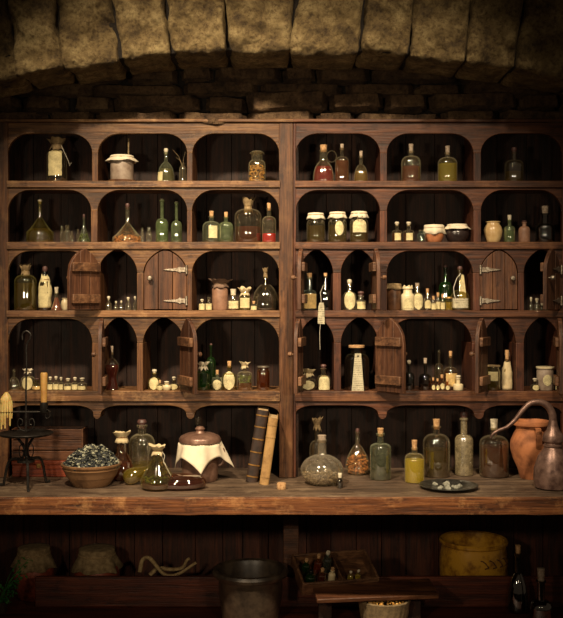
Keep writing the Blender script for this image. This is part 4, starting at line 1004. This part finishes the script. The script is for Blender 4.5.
# wooden boxes behind
def wbox(x0, x1, yt, by, dep, mat, label, lidrise=True):
    Y = bench_Y(by); z1 = PZ(yt, Y) - BZ; w = (x1 - x0) * sc(Y) / 2
    r = empty('wooden_box', (PX((x0 + x1) / 2, Y), Y + dep / 2, BZ), label, 'box')
    m = MB(); m.box(-w, w, -dep / 2, dep / 2, 0, z1 * .74); m.build('body', M[mat], r, bevel=.003)
    m = MB(); m.box(-w - .003, w + .003, -dep / 2 - .003, dep / 2, z1 * .745, z1); m.build('lid', M[mat], r, bevel=.004)
    m = MB(); m.box(-.009, .009, -dep / 2 - .005, -dep / 2 - .001, z1 * .58, z1 * .84); m.build('latch', M['brass'], r)
    return r, Y, z1
r1, Y1, zb1 = wbox(12, 66, 461, 477, .13, 'crate_red', 'reddish wooden box lying under the long pale crate, behind the clay bowl')
w = MB(); Yc = Y1
rc = empty('wooden_crate', (PX(48, Yc + .03), Yc + .07, BZ + zb1), 'long pale wooden crate resting on top of the reddish box', 'crate')
hw = 35 * sc(Yc); hh = (461 - 430) * sc(Yc)
for z0, z1 in ((0, hh * .30), (hh * .34, hh * .64), (hh * .68, hh)):
    m = MB(); m.box(-hw, hw, -.05, -.042, z0, z1); m.build('slat', M['crate'], rc, bevel=.0015)
m = MB(); m.box(-hw, hw, .042, .05, 0, hh); m.build('back_panel', M['crate'], rc)
for s_ in (-1, 1):
    m = MB(); m.box(s_ * hw - .004, s_ * hw + .004, -.052, .052, 0, hh + .002); m.build('end_panel', M['crate'], rc, bevel=.0015)
m = MB(); m.box(-hw, hw, -.042, .042, .0, .006); m.build('base', M['crate'], rc)
# bowl of flakes
Y = bench_Y(485); R = 29.5 * sc(Y)
r = empty('clay_bowl', (PX(91.5, Y), Y, BZ), 'tan glazed clay bowl heaped with dark bluish dried flakes', 'bowl')
Hb = .098
po = [(0, 0), (R * .60, 0), (R * .64, .006), (R * .70, .018), (R * .80, Hb * .38), (R * .81, Hb * .41), (R * .83, Hb * .42), (R * .89, Hb * .58), (R * .95, Hb * .74), (R * .97, Hb * .76), (R * .97, Hb * .79), (R * .95, Hb * .80), (R * .955, Hb * .86), (R * 1.01, Hb * .90), (R * 1.02, Hb * .97), (R * .99, Hb), (R * .93, Hb * .97), (R * .88, Hb * .82), (R * .6, .02), (0, .016)]
m = MB(); m.lathe(po, 40); m.build('bowl_body', M['clay'], r)
rnd = random.Random(5); m = MB(); m2 = MB()
def heap(rr, a): return Hb * .84 + .074 * max(0, 1 - (rr / (R * .97)) ** 2.6) * (1 + .35 * noise.noise(Vector((rr * 30 * math.cos(a), rr * 30 * math.sin(a), 2))))
ms = MB(); ms.lathe([(0, Hb * .84 + .070), (R * .3, Hb * .84 + .066), (R * .6, Hb * .84 + .048), (R * .88, Hb * .84), (0, Hb * .7)], 24)
m.v += ms.v; m.f += ms.f
for k in range(1500):
    a = rnd.random() * 2 * PI; rr = R * .95 * math.sqrt(rnd.random())
    (m if rnd.random() < .66 else m2).chip(Vector((rr * math.cos(a), rr * math.sin(a), heap(rr, a) + rnd.uniform(-.004, .006))), rnd.uniform(.004, .009), rnd, .25)
o = m.build('dark_flakes', M['flakes'], r, smooth=0); o['kind'] = 'stuff'
o = m2.build('pale_flakes', M['flakes_pale'], r, smooth=0); o['kind'] = 'stuff'
# jugs and flasks, back of the bench
V('glass_jug', 122, 23, 429, ('b', 480), 'drop', 'amber', 'amber glass jug capped with a yellow cloth, just behind the clay bowl', 'jug', rn=.36, nk=.66, stop='tied', st=.12, cloth='cloth', liq=('brown', .4))
V('glass_demijohn', 142, 26, 419, ('b', 476), 'cyl', 'clear', 'large clear round-shouldered demijohn against the back boards, behind the tilted yellow flask', 'demijohn', rn=.30, sh=.62, nk=.82, stop='dark', st=.10, liq=('olive', .26))
# tilted yellow flask leaning behind
Y = -.15; R = .036
p = lip(prof('drop', .17, R, .011), .17, .011)
r = empty('yellow_flask', (PX(136, Y), Y, BZ), 'yellow-green pear-shaped flask lying tilted between jug and cloth-topped flask', 'flask')
T = Matrix.Translation((-.012, 0, R + .002)) @ Matrix.Rotation(math.radians(68), 4, 'Y') @ Matrix.Translation((0, 0, -.04))
m = MB(); m.lathe(p, 24, T); m.build('body', G['olive'], r)
m = MB(); m.lathe(inner(p, .12), 24, T); m.build('liquid', Q['ygreen'], r)
m = cork_mesh(.011, .16, .185); m.v = [tuple(T @ Vector(q)) for q in m.v]; m.build('cork', M['cork'], r)
# low flask with side chamber and tied cloth
Y = bench_Y(489); Rb = .071
r = empty('distilling_flask', (PX(160, Y), Y, BZ), 'low green-tinged flask with long flat side chamber and cream cloth tied on its neck', 'flask')
pb = [(0, 0), (Rb * .7, 0), (Rb * .94, .010), (Rb * 1.02, .026), (Rb * .98, .046), (Rb * .82, .068), (Rb * .56, .096), (Rb * .34, .125), (.016, .145), (.015, .165), (.020, .168), (.018, .172)]
T = Matrix.Translation((-.010, 0, 0))
m = MB(); m.lathe(pb, 28, T); m.build('body', G['olive'], r)
m = MB(); m.lathe(inner(pb, .028, .94), 28, T); m.build('liquid', Q['brown'], r)
m = MB(); TS = Matrix.Translation((.082, .01, 0)) @ Matrix.Diagonal((1.75, 1, 1, 1))
ps = [(0, .001), (.048, .001), (.062, .010), (.066, .026), (.062, .042), (.050, .054), (.030, .060), (0, .062)]
m.lathe(ps, 32, TS); m.build('side_chamber', G['brown'], r)
m = MB(); m.lathe(inner(ps, .034, .94), 32, TS); m.build('side_liquid', Q['brown'], r)
rnd = random.Random(8); m = MB()
for k in range(70):
    a = rnd.random() * 6.3; q = Rb * .78 * math.sqrt(rnd.random()); m.chip(Vector((-.010 + q * math.cos(a), q * math.sin(a), rnd.uniform(.030, .055))), rnd.uniform(.006, .012), rnd, .2)
o = m.build('herbs', M['herb'], r, smooth=0); o['kind'] = 'stuff'
T = Matrix.Translation((-.010, 0, 0))
m = bunch(.017, .164, .034, .55, 77, 4); m.v = [(x - .010, y, z) for x, y, z in m.v]; solid(m.build('cloth_tie', M['cloth'], r, smooth=60))
m = ring(.020, .162, .0016, 2); m.v = [(x - .010, y, z) for x, y, z in m.v]; m.build('string', M['string'], r)
m = MB(); m.tube(curvepts([(.008, -.012, .160), (.022, -.02, .145), (.018, -.024, .120), (.028, -.028, .105)]), .0014, 5); m.build('loose_cord', M['white_string'], r)
# thin dark bottle behind the lidded jar
V('glass_bottle', 198, 19, 416, ('b', 471), 'cyl', 'dark', 'dark bottle with flared glass stopper rising behind the lidded copper jar', rn=.26, sh=.5, nk=.7, stop='glass', st=.16)
# copper-pink lidded jar with cloth
Y = bench_Y(480); R = 19.5 * sc(Y)
r = empty('lidded_jar', (PX(200, Y), Y, BZ), 'pinkish copper lidded jar with white cloth draped below its domed lid', 'jar')
hj = PZ(443, Y) - BZ
m = MB(); m.lathe([(0, 0), (R * .86, 0), (R * .90, .006), (R * .92, .03), (R * .94, hj * .6), (R * .93, hj * .9), (R * .86, hj), (R * .8, hj), (R * .8, hj * .7), (0, hj * .7)], 36); m.build('jar_body', M['copper_pink'], r)
m = MB(); m.lathe([(0, hj + .004), (R * 1.02, hj + .004), (R * 1.08, hj + .008), (R * 1.08, hj + .020), (R * .98, hj + .032), (R * .74, hj + .042), (R * .60, hj + .045), (R * .26, hj + .046), (R * .20, hj + .054), (R * .26, hj + .064), (R * .16, hj + .074), (0, hj + .076)], 36); lid = m.build('lid', M['copper_pink'], r)
m = MB(); m.tube(curvepts([(R * .85, 0, hj * .86), (R * 1.16, 0, hj * .84), (R * 1.24, 0, hj * .62), (R * 1.12, 0, hj * .44), (R * .88, 0, hj * .40)]), .0065, 8); m.build('handle', M['copper_pink'], r)
# cloth: a square draped over the mouth, corners hanging down, pinched under the lid
n = 36; v = []; f = []
half = R * 1.95; ca, sa = math.cos(PI / 4 + .12), math.sin(PI / 4 + .12)
for i in range(n + 1):
    for j in range(n + 1):
        u = (2 * i / n - 1) * half * .82; w_ = (2 * j / n - 1) * half * .82
        x = u * ca - w_ * sa; y = u * sa + w_ * ca
        d_ = math.hypot(x, y); a = math.atan2(y, x)
        e = R * 1.0
        if d_ <= e: q, z = d_, hj + .0028
        else:
            over = d_ - e; fl = .34 + .20 * math.sin(a * 3 + 1.0)
            q = e + .006 + over * fl + .004 * math.sin(a * 8); z = hj + .0028 - over * 1.10 + .003 * math.sin(a * 8)
        v.append((q * math.cos(a), q * math.sin(a), z))
for i in range(n):
    for j in range(n):
        b = i * (n + 1) + j; f.append((b, b + 1, b + n + 2, b + n + 1))
m = MB(); m.add(v, f); cl = solid(m.build('draped_cloth', M['white_cloth'], r, smooth=70), .0012)
# books
def book(x, by, w, yt, lean, mat, label, dep, bands, thick_label=None):
    Y = bench_Y(by); hh = (PZ(yt, Y) - BZ); W = w * sc(Y)
    r = empty('old_book', (PX(x, Y), Y, BZ), label, 'book', 'old books leaning together', 0)
    T = Matrix.Rotation(lean, 4, 'Y')
    m = MB()        # spine faces the room, rounded
    n = 8; sp = []
    for k in range(n + 1):
        a = PI * k / n; sp.append((-W / 2 * math.cos(a), -.010 * math.sin(a)))
    v = [(x_, y_, 0) for x_, y_ in sp] + [(x_, y_, hh) for x_, y_ in sp]
    v += [(W / 2, .004, 0), (-W / 2, .004, 0), (W / 2, .004, hh), (-W / 2, .004, hh)]
    f = [(k, k + 1, n + 2 + k, n + 1 + k) for k in range(n)]
    b = 2 * n + 2
    f += [(n, b, b + 2, 2 * n + 1), (b, b + 1, b + 3, b + 2), (b + 1, 0, n + 1, b + 3), tuple(range(n, -1, -1)) + (b + 1, b), tuple(range(n + 1, 2 * n + 2)) + (b + 2, b + 3)]
    m.add(v, f, T); m.build('spine', M[mat], r)
    for s_ in (-1, 1):
        m = MB(); m.box(s_ * W / 2 - (.003 if s_ > 0 else 0), s_ * W / 2 + (0 if s_ > 0 else .003), .002, dep, 0, hh, T); m.build('cover', M[mat], r, bevel=.001)
    m = MB(); m.box(-W / 2 + .003, W / 2 - .003, .004, dep - .005, .004, hh - .006, T); m.build('pages', M['pages'], r)
    for t in bands:
        m = MB(); v = []; 
        for dz in (-.003, .003):
            for k in range(n + 1):
                a = PI * k / n; v.append((-(W / 2 + .0012) * math.cos(a), -.0125 * math.sin(a), hh * t + dz))
        f = [(k, k + 1, n + 2 + k, n + 1 + k) for k in range(n)]
        m.add(v, f, T); m.build('raised_band', M['gilt' if mat == 'leather' else 'vellum'], r)
book(251.5, 482, 11.5, 409.5, math.radians(9), 'leather', 'thick black-brown leather book with raised gilt bands, leaning', .20, (.08, .24, .42, .60, .77, .93))
book(264, 484.5, 9.5, 417.5, math.radians(8), 'vellum', 'thinner tan book leaning against the black leather one', .18, (.12, .72, .90))
# small disc of wood
Y = bench_Y(489); r = MB(); r.lathe([(0, 0), (.019, 0), (.020, .003), (.020, .022), (.018, .026), (0, .026)], 24)
o = r.build('wooden_bung', M['cork'], None, (PX(281.5, Y), Y, BZ)); tag(o, 'small round wooden bung lying near the bench front below the middle post', 'bung')
# glassware on the redder half of the bench
V('glass_bottle', 317, 15, 415, ('b', 476), 'cyl', 'smoke', 'tall smoky bottle with knotted cloth top behind the big round flask', rn=.32, sh=.5, nk=.66, stop='tied', st=.12, cloth='linen')
V('round_flask', 322, 43, 435, ('b', 484), 'round', 'milky', 'big squat ball-shaped clear flask with wide cork and pale chips inside', 'flask', rn=.20, nk=.66, stop='grey', st=.09, fill=('pale_nug', .26, .008, 260), lw=1.12)
V('glass_vial', 340, 6, 473, ('b', 488), 'cyl', 'dark', 'tiny dark vial with pale stopper standing in front of the big round flask', 'vial', rn=.6, stop='white', st=.3, nseg=16)
Y = bench_Y(485.5); r = MB(); r.lathe([(0, 0), (.010, 0), (.012, .004), (.008, .009), (.012, .014), (0, .018)], 14)
o = r.build('glass_stopper', G['clear'], None, (PX(333.5, Y), Y, BZ)); tag(o, 'loose clear glass stopper lying beside the tiny dark vial', 'stopper')
V('teardrop_flask', 357.5, 24, 428, ('b', 474), 'drop', 'clear', 'teardrop-shaped clear flask filled with orange dried peel', 'flask', rn=.14, stop='dark', st=.08, fill=('orange_nug', .44, .0075, 260))
V('glass_bottle', 380.5, 21, 428, ('b', 479), 'cyl', 'pale_green', 'pale green corked bottle with square shoulders, bright and empty-looking', rn=.30, sh=.68, nk=.78, stop='cork', st=.10, liq=('clear', .5))
V('glass_bottle', 414.5, 20, 440, ('b', 482), 'cyl', 'clear', 'short corked bottle of clear yellow liquid in front of the dark demijohn', rn=.28, sh=.64, nk=.84, stop='cork', st=.18, liq=('yellow', .66), lw=1.2)
V('glass_demijohn', 436.5, 27, 419, ('b', 476), 'cyl', 'smoke', 'large corked demijohn of dark olive liquid behind the yellow bottle', 'demijohn', rn=.26, sh=.66, nk=.84, stop='cork', st=.12, liq=('olive', .54))
V('frosted_bottle', 464, 18, 411, ('b', 475), 'cyl', 'grey_rough', 'mottled pale grey bottle with long dark neck, between two demijohns', rn=.36, sh=.60, nk=.70, stop='dark', st=.10)
V('glass_demijohn', 494, 29, 419, ('b', 476), 'cyl', 'smoke', 'large demijohn of rusty amber liquid under the still pipe', 'demijohn', rn=.22, sh=.66, nk=.84, stop='white', st=.15, liq=('brown', .62))
# terracotta jug
Y = bench_Y(478); R = 20.5 * sc(Y)
r = empty('terracotta_jug', (PX(531, Y), Y, BZ), 'large orange terracotta jug with flared rim and strap handle', 'jug')
hj = PZ(420.5, Y) - BZ
pr = [(0, 0), (R * .50, 0), (R * .54, .006), (R * .66, hj * .18), (R * .86, hj * .34), (R * .985, hj * .50), (R, hj * .58), (R * .97, hj * .66), (R * .82, hj * .78), (R * .72, hj * .84), (R * .72, hj * .90), (R * .80, hj * .925), (R * .90, hj * .93), (R * .92, hj * .96), (R * .90, hj), (R * .80, hj), (R * .62, hj * .88), (R * .62, hj * .8), (0, hj * .7)]
m = MB(); m.lathe(pr, 40); m.build('jug_body', M['terra'], r)
m = MB(); pts = curvepts([(R * .05, -R * .74, hj * .90), (R * .06, -R * 1.02, hj * .91), (R * .07, -R * 1.22, hj * .80), (R * .08, -R * 1.14, hj * .66), (R * .10, -R * .97, hj * .56)])
v = []; f = []
for q in pts:
    for dx, dy in ((-.012, -.003), (0, -.005), (.012, -.003), (.012, .004), (-.012, .004)): v.append((q.x + dx, q.y + dy, q.z))
for k in range(len(pts) - 1):
    for j in range(5): f.append((5 * k + j, 5 * k + (j + 1) % 5, 5 * k + 5 + (j + 1) % 5, 5 * k + 5 + j))
m.add(v, f); m.build('handle', M['terra'], r)
# copper still
Y = bench_Y(488); k_ = sc(Y)
r = empty('copper_still', (PX(553, Y), Y, BZ), 'dark copper still with bulbous pot, ringed neck and long arching swan-neck pipe', 'still')
def zz(y): return PZ(y, Y) - BZ
pp = [(0, 0), (15 * k_, 0), (18 * k_, .006), (19.2 * k_, zz(478)), (18.6 * k_, zz(468)), (15 * k_, zz(456)), (9.5 * k_, zz(448.5)), (8.6 * k_, zz(447)), (9.6 * k_, zz(446)), (9.6 * k_, zz(444.6)), (8.4 * k_, zz(444)), (8.2 * k_, zz(443))]
m = MB(); m.lathe(pp, 36, None); m.build('pot', M['copper'], r)
hp = [(8.2 * k_, zz(443)), (10.4 * k_, zz(441)), (10.6 * k_, zz(438)), (9.4 * k_, zz(434)), (6.4 * k_, zz(430)), (4.6 * k_, zz(424)), (4.0 * k_, zz(420))]
m = MB(); m.lathe(hp, 28); m.build('head', M['copper'], r)
def cxx(x): return (x - 553) * k_
path = curvepts([(0, 0, zz(424)), (cxx(552.5), 0, zz(415)), (cxx(549), 0, zz(407.5)), (cxx(543), 0, zz(403)), (cxx(536), 0, zz(402)), (cxx(529), 0, zz(404)), (cxx(522), 0, zz(411)), (cxx(515), 0, zz(420)), (cxx(507), 0, zz(427)), (cxx(499), 0, zz(430)), (cxx(493), 0, zz(434)), (cxx(490.5), 0, zz(438))], 6)
m = MB(); m.tube(path, .0175, 12, .27); m.build('swan_neck_pipe', M['copper'], r)
# pewter plate with white stones
Y = bench_Y(488); R = 29.5 * sc(Y)
r = empty('pewter_plate', (PX(448.5, Y), Y, BZ), 'dark pewter plate holding a few white mineral lumps at the bench front', 'plate')
m = MB(); m.lathe([(0, 0), (R * .66, 0), (R * .74, .006), (R * .97, .012), (R, .014), (R * .98, .016), (R * .72, .010), (R * .64, .005), (0, .004)], 44); m.build('plate_body', M['pewter'], r)
rnd = random.Random(3); src = None
for k in range(11):
    a = rnd.random() * 6.3; q = R * .52 * math.sqrt(rnd.random()); s_ = rnd.uniform(.008, .014)
    m = MB()
    m.lathe([(0, 0), (s_ * .8, 0), (s_, s_ * .4), (s_ * .8, s_ * .9), (s_ * .3, s_ * 1.15), (0, s_ * 1.2)], 7, Matrix.Rotation(rnd.random() * 6, 4, 'Z'), lambda a_, r_, z_: (r_ * (1 + .3 * math.sin(a_ * 2 + k)), z_ * (1 + .2 * math.cos(a_ + k))))
    o = m.build('white_stone', M['white_stone'], None, (r.location.x + q * math.cos(a) * 1.1, Y + q * math.sin(a), BZ + .0052), smooth=0)
    tag(o, 'small rough white mineral lump lying on the dark pewter plate', 'stone', 'white mineral lumps on the pewter plate')

# ================= BELOW THE BENCH
def covered(x, w, yt, Y, z0, label, seed, mat='terra_dark'):
    R = w / 2 * sc(Y); H = PZ(yt, Y) - z0
    r = empty('covered_crock', (PX(x, Y), Y, z0), label, 'crock')
    m = MB(); m.lathe([(0, 0), (R * .62, 0), (R * .70, .01), (R * .9, H * .4), (R * .88, H * .62), (R * .66, H * .80), (R * .66, H * .97), (R * .58, H * .97), (0, H * .95)], 32); m.build('pot_body', M[mat], r)
    solid(skirt_cap(R * .68, H, H * .40, .42, seed, 6).build('cloth_cover', M['linen'], r, smooth=60), .0015)
    ring(R * .73, H - H * .12, .0022, 2).build('string', M['string'], r)
covered(34, 44, 547, .38, ZS, 'red clay crock under brown linen beside the green leaves', 21)
covered(97, 50, 548, .38, ZS, 'red clay crock under brown linen, further from the green leaves', 22)
# twisted pale roots
for i, (pts, lb) in enumerate((([(140, 574), (142, 563), (148, 560), (154, 565), (162, 574), (170, 577), (180, 575), (190, 569), (196, 565)], 'long pale twisted root curling up at its end, on the low shelf'),
                               ([(150, 577), (158, 571), (170, 572), (182, 570), (187, 562), (190, 560)], 'shorter pale twisted root crossing the long one'))):
    Y = .30 + .03 * i; m = MB(); m.tube(curvepts([(PX(x, Y) - PX(168, Y), .01 * math.sin(k), PZ(y - 2, Y) - ZS) for k, (x, y) in enumerate(pts)]), .011, 9, .6)
    zmin = min(q[2] for q in m.v)
    o = m.build('dried_root', M['rope'], None, (PX(168, Y), Y, ZS)); tag(o, lb, 'root')
m = MB(); m.box(-.12, .12, -.05, .05, 0, PZ(578, .31) - ZS - .014)
o = m.build('wooden_block', M['crate'], None, (PX(167, .31), .31, ZS), bevel=.004); tag(o, 'dim wooden block under the twisted roots behind the low rail', 'block')
# dark pot at the front
Y = -.02; R = 37 * sc(Y); H = PZ(567.5, Y) - ZP
r = empty('earthenware_pot', (PX(250.5, Y), Y, ZP), 'wide black-brown open pot with thick rolled rim, standing at the front', 'pot')
m = MB(); m.lathe([(0, 0), (R * .7, 0), (R * .76, .008), (R * .86, H * .5), (R * .86, H * .78), (R * .90, H * .84), (R * 1.0, H * .87), (R * 1.03, H * .93), (R * 1.0, H * .985), (R * .93, H), (R * .85, H * .97), (R * .80, H * .88), (R * .76, H * .4), (0, H * .3)], 44); m.build('pot_body', M['black_pot'], r)
# yellow crock
Y = .38; R = 34 * sc(Y); H = PZ(538.5, Y) - ZS
r = empty('yellow_crock', (PX(473.5, Y), Y, ZS), 'big yellow ochre glazed crock with brown painted scrolls behind the low rail', 'crock')
m = MB(); m.lathe([(0, 0), (R * .84, 0), (R * .9, .01), (R * .98, H * .4), (R * .99, H * .68), (R * .93, H * .86), (R * .92, H * .91), (R * .99, H * .94), (R * 1.0, H * .975), (R * .97, H), (R * .90, H * .98), (R * .87, H * .86), (R * .86, H * .3), (0, H * .25)], 48); m.build('crock_body', M['yellow_glaze'], r)
p_ = [(R * .985, H * .4), (R * .99, H * .68), (R * .93, H * .86)]
for k in range(5):
    m = MB(); a0 = -PI / 2 + .12 + k * .26
    pts = []
    for j in range(15):
        t = j / 14; a = a0 + .11 * math.sin(t * 5) * 1.0; z = H * (.62 + .17 * t) + .006 * math.cos(t * 9)
        rr = r_at(p_, z) + .0008; pts.append((rr * math.cos(a), rr * math.sin(a), z))
    m.tube(pts, .0028, 6); m.build('painted_scroll', M['brown_jar'], r)
# bottles at the end of the step
V('glass_bottle', 518, 20, 545, (ZP, .08), 'bell', 'dark', 'dim dark round bottle with long corked neck beside the yellow crock', rn=.26, nk=.5, stop='cork', st=.12, liq=('dark', .3))
V('glass_bottle', 541, 22, 568, (ZP, -.02), 'cyl', 'dark', 'shorter dim bottle with pale cork in the dark corner', rn=.34, sh=.3, nk=.5, stop='grey', st=.24, liq=('dark', .3))
# open wooden tray with little bottles, propped on the rail
Y = .045
bx = empty('open_box', (PX(335, Y), Y, PZ(566, Y)), 'open wooden box of small bottles propped tilted on the low rail', 'box')
TB = Matrix.Rotation(math.radians(14), 4, 'Z') @ Matrix.Rotation(math.radians(21), 4, 'X')
hx_, hy_, hz_ = .175, .105, .062
for nm, c in (('base', (-hx_, hx_, -hy_, hy_, -hz_, -hz_ + .007)), ('side_board', (-hx_, hx_, -hy_ - .004, -hy_ + .006, -hz_, 0)), ('side_board', (-hx_, hx_, hy_ - .006, hy_ + .004, -hz_, 0)), ('end_board', (-hx_ - .004, -hx_ + .006, -hy_, hy_, -hz_, .001)), ('end_board', (hx_ - .006, hx_ + .004, -hy_, hy_, -hz_, .001)), ('divider', (.010, .016, -hy_, hy_, -hz_, -.008))):
    m = MB(); m.box(*c, TB); m.build(nm, M['batten'], bx, bevel=.0015)
def in_box(x, y, w, h, g, stop, name, label, liq=None, cat='bottle'):
    loc = bx.location + TB @ Vector((x, y, -hz_ + .0085))
    r = empty(name, loc, label, cat, 'small bottles in the open wooden box')
    r.rotation_euler = TB.to_euler()
    R = w / 2; p = lip(prof('cyl', h * .84, R, R * .42, .6, .78), h * .84, R * .42)
    m = MB(); m.lathe(p, 18); m.build('body', G[g] if g in G else M[g], r)
    if liq: m = MB(); m.lathe(inner(p, h * .45), 18); m.build('liquid', Q[liq], r)
    cork_mesh(R * .46, h * .76, h, stop == 'cork_white').build('stopper', M[stop], r)
in_box(-.128, -.050, .044, .078, 'deep_green', 'iron', 'glass_bottle', 'green glass bottle in the corner of the open box', 'green')
in_box(-.128, .030, .036, .080, 'deep_green', 'cork', 'glass_bottle', 'smaller green bottle behind the corner one in the open box', 'green')
in_box(-.074, -.046, .036, .080, 'amber', 'cork', 'glass_bottle', 'amber corked bottle in front of the taller ones in the open box', 'amber')
in_box(-.070, .036, .036, .094, 'amber', 'cork', 'glass_bottle', 'corked amber bottle at the back of the open box', 'pink')
in_box(-.026, .040, .040, .108, 'blue', 'cork_white', 'glass_bottle', 'tallest bottle in the open box, pale with white stopper', 'clear')
in_box(-.024, -.040, .032, .074, 'white_cer', 'cork', 'ceramic_bottle', 'short cream ceramic bottle near the divider of the open box')
in_box(.060, -.052, .026, .060, 'clear', 'cork_white', 'glass_vial', 'pale-capped vial alone beyond the divider, nearer the divider', 'yellow', 'vial')
in_box(.098, -.048, .026, .060, 'clear', 'cork_white', 'glass_vial', 'pale-capped vial beyond the divider, nearer the box end', 'yellow', 'vial')
# flat board in front of it
Y = -.06
m = MB(); m.box(-.27, .27, -.09, .07, 0, .020, Matrix.Rotation(math.radians(7), 4, 'Z') @ Matrix.Rotation(math.radians(9), 4, 'X'))
o = m.build('wooden_board', M['crate'], None, (PX(374, Y), Y, PZ(585, Y) - .03), bevel=.004); tag(o, 'thick dark flat board lying in front of the open box of bottles', 'board')
zb_ = PZ(585, Y) - .03
for dx in (-.19, .205):
    m = MB(); m.box(-.03, .03, -.02, .045, 0, zb_ - ZP - .004); o = m.build('support_block', M['inner'], None, (PX(368, Y) + dx, Y + .02, ZP), bevel=.003)
    tag(o, 'dark wooden block holding up the flat board, under its %s end' % ('box-side' if dx < 0 else 'crock-side'), 'block', 'blocks under the flat board')
# round basket
Y = -.06; R = 26 * sc(Y)
r = empty('round_basket', (PX(384, Y), Y, ZP), 'round dark basket of yellowish dried pieces at the very bottom', 'basket')
def weave(a, r_, z_): return r_ * (1 + .02 * math.sin(a * 24 + z_ * 300)), z_
m = MB(); m.lathe([(0, 0), (R * .8, 0), (R * .86, .008), (R * .93, .05), (R * .97, .085), (R * 1.02, .108), (R * .97, .112), (R * .9, .10), (0, .05)], 72, None, weave); m.build('basket_body', M['twig'], r)
rnd = random.Random(12); m = MB()
for k in range(220):
    a = rnd.random() * 6.3; q = R * .86 * math.sqrt(rnd.random()); m.chip(Vector((q * math.cos(a), q * math.sin(a), .094 + .03 * (1 - q / R) + rnd.uniform(0, .008))), rnd.uniform(.006, .012), rnd, .4)
o = m.build('dried_pieces', M['gold_nug'], r, smooth=0); o['kind'] = 'stuff'
# leafy sprig
Y = .08
r = empty('leafy_plant', (PX(4, Y), Y, ZP), 'green leafy sprig poking in beside the linen-covered crock', 'plant')
rnd = random.Random(2); m = MB()
for s_ in range(9):
    tip = Vector((PX(rnd.uniform(0, 30), Y) - PX(4, Y), rnd.uniform(-.07, .02), PZ(rnd.uniform(558, 584), Y) - ZP))
    st_ = MB(); st_.tube(curvepts([(rnd.uniform(-.06, .02), 0, .002), tip * .5 + Vector((-.02, 0, .03)), tip]), .0015, 5); st_.build('stem', M['leaf'], r)
    for k in range(16):
        c = tip * rnd.uniform(.35, 1.05) + Vector((rnd.uniform(-.012, .012), rnd.uniform(-.015, .015), rnd.uniform(-.01, .012)))
        T = Matrix.Translation(c) @ Matrix.Rotation(rnd.random() * 6.3, 4, 'Z') @ Matrix.Rotation(rnd.uniform(-1, 1), 4, 'Y')
        L_ = rnd.uniform(.014, .026)
        m.add([(0, 0, 0), (L_ * .4, L_ * .28, .002), (L_, 0, -.002), (L_ * .4, -L_ * .28, .002)], [(0, 1, 2, 3)], T)
o = m.build('leaves', M['leaf'], r, smooth=0); o['kind'] = 'stuff'
m = MB(); m.lathe([(0, 0), (.04, 0), (.05, .05), (.044, .05), (0, .04)], 20, Matrix.Translation((-.03, 0, 0))); m.build('plant_pot', M['black_pot'], r)
# ---------------------------------------------------------------- camera and lights
cam = bpy.data.cameras.new('camera'); co = bpy.data.objects.new('camera', cam); C.objects.link(co)
co.location = (0, -D, EYE); co.rotation_euler = (PI / 2, 0, 0)
cam.sensor_fit = 'VERTICAL'; cam.sensor_height = 24
cam.lens = (D / S) / 618 * 24
cam.shift_y = -9 / 618
cam.clip_end = 50
SC.camera = co
def spot(loc, target, e, col, size, blend, rad):
    l = bpy.data.lights.new('lamp_or_fill', 'SPOT'); l.energy = e; l.color = col; l.spot_size = math.radians(size); l.spot_blend = blend; l.shadow_soft_size = rad
    o = bpy.data.objects.new('lamp_or_fill', l); C.objects.link(o); o.location = loc
    o.rotation_euler = (Vector(target) - Vector(loc)).to_track_quat('-Z', 'Y').to_euler()
WARM = (1.0, .79, .53)
spot((-.95, -2.4, 3.85), (-.15, 0, 1.40), 780, WARM, 53, 1.0, .10)
spot((.75, -2.4, 3.85), (.05, 0, 1.40), 430, WARM, 53, 1.0, .10)
spot((-1.25, -3.3, 1.80), (-.15, 0, 1.45), 110, WARM, 58, 1.0, .09)  # low fill, added to brighten the back boards and things below the bench
spot((.95, -3.3, 1.80), (.0, 0, 1.45), 70, WARM, 58, 1.0, .09)  # second added fill from the other side
w = bpy.data.worlds.new('dim_room'); SC.world = w; w.use_nodes = True
bg = w.node_tree.nodes['Background']; bg.inputs[0].default_value = (1.0, .72, .46, 1); bg.inputs[1].default_value = .05
SC.view_settings.view_transform = 'Standard'; SC.view_settings.look = 'None'; SC.view_settings.gamma = 1; SC.view_settings.exposure = 0
SC.cycles.max_bounces = 10; SC.cycles.transparent_max_bounces = 24
SC.cycles.use_denoising = True
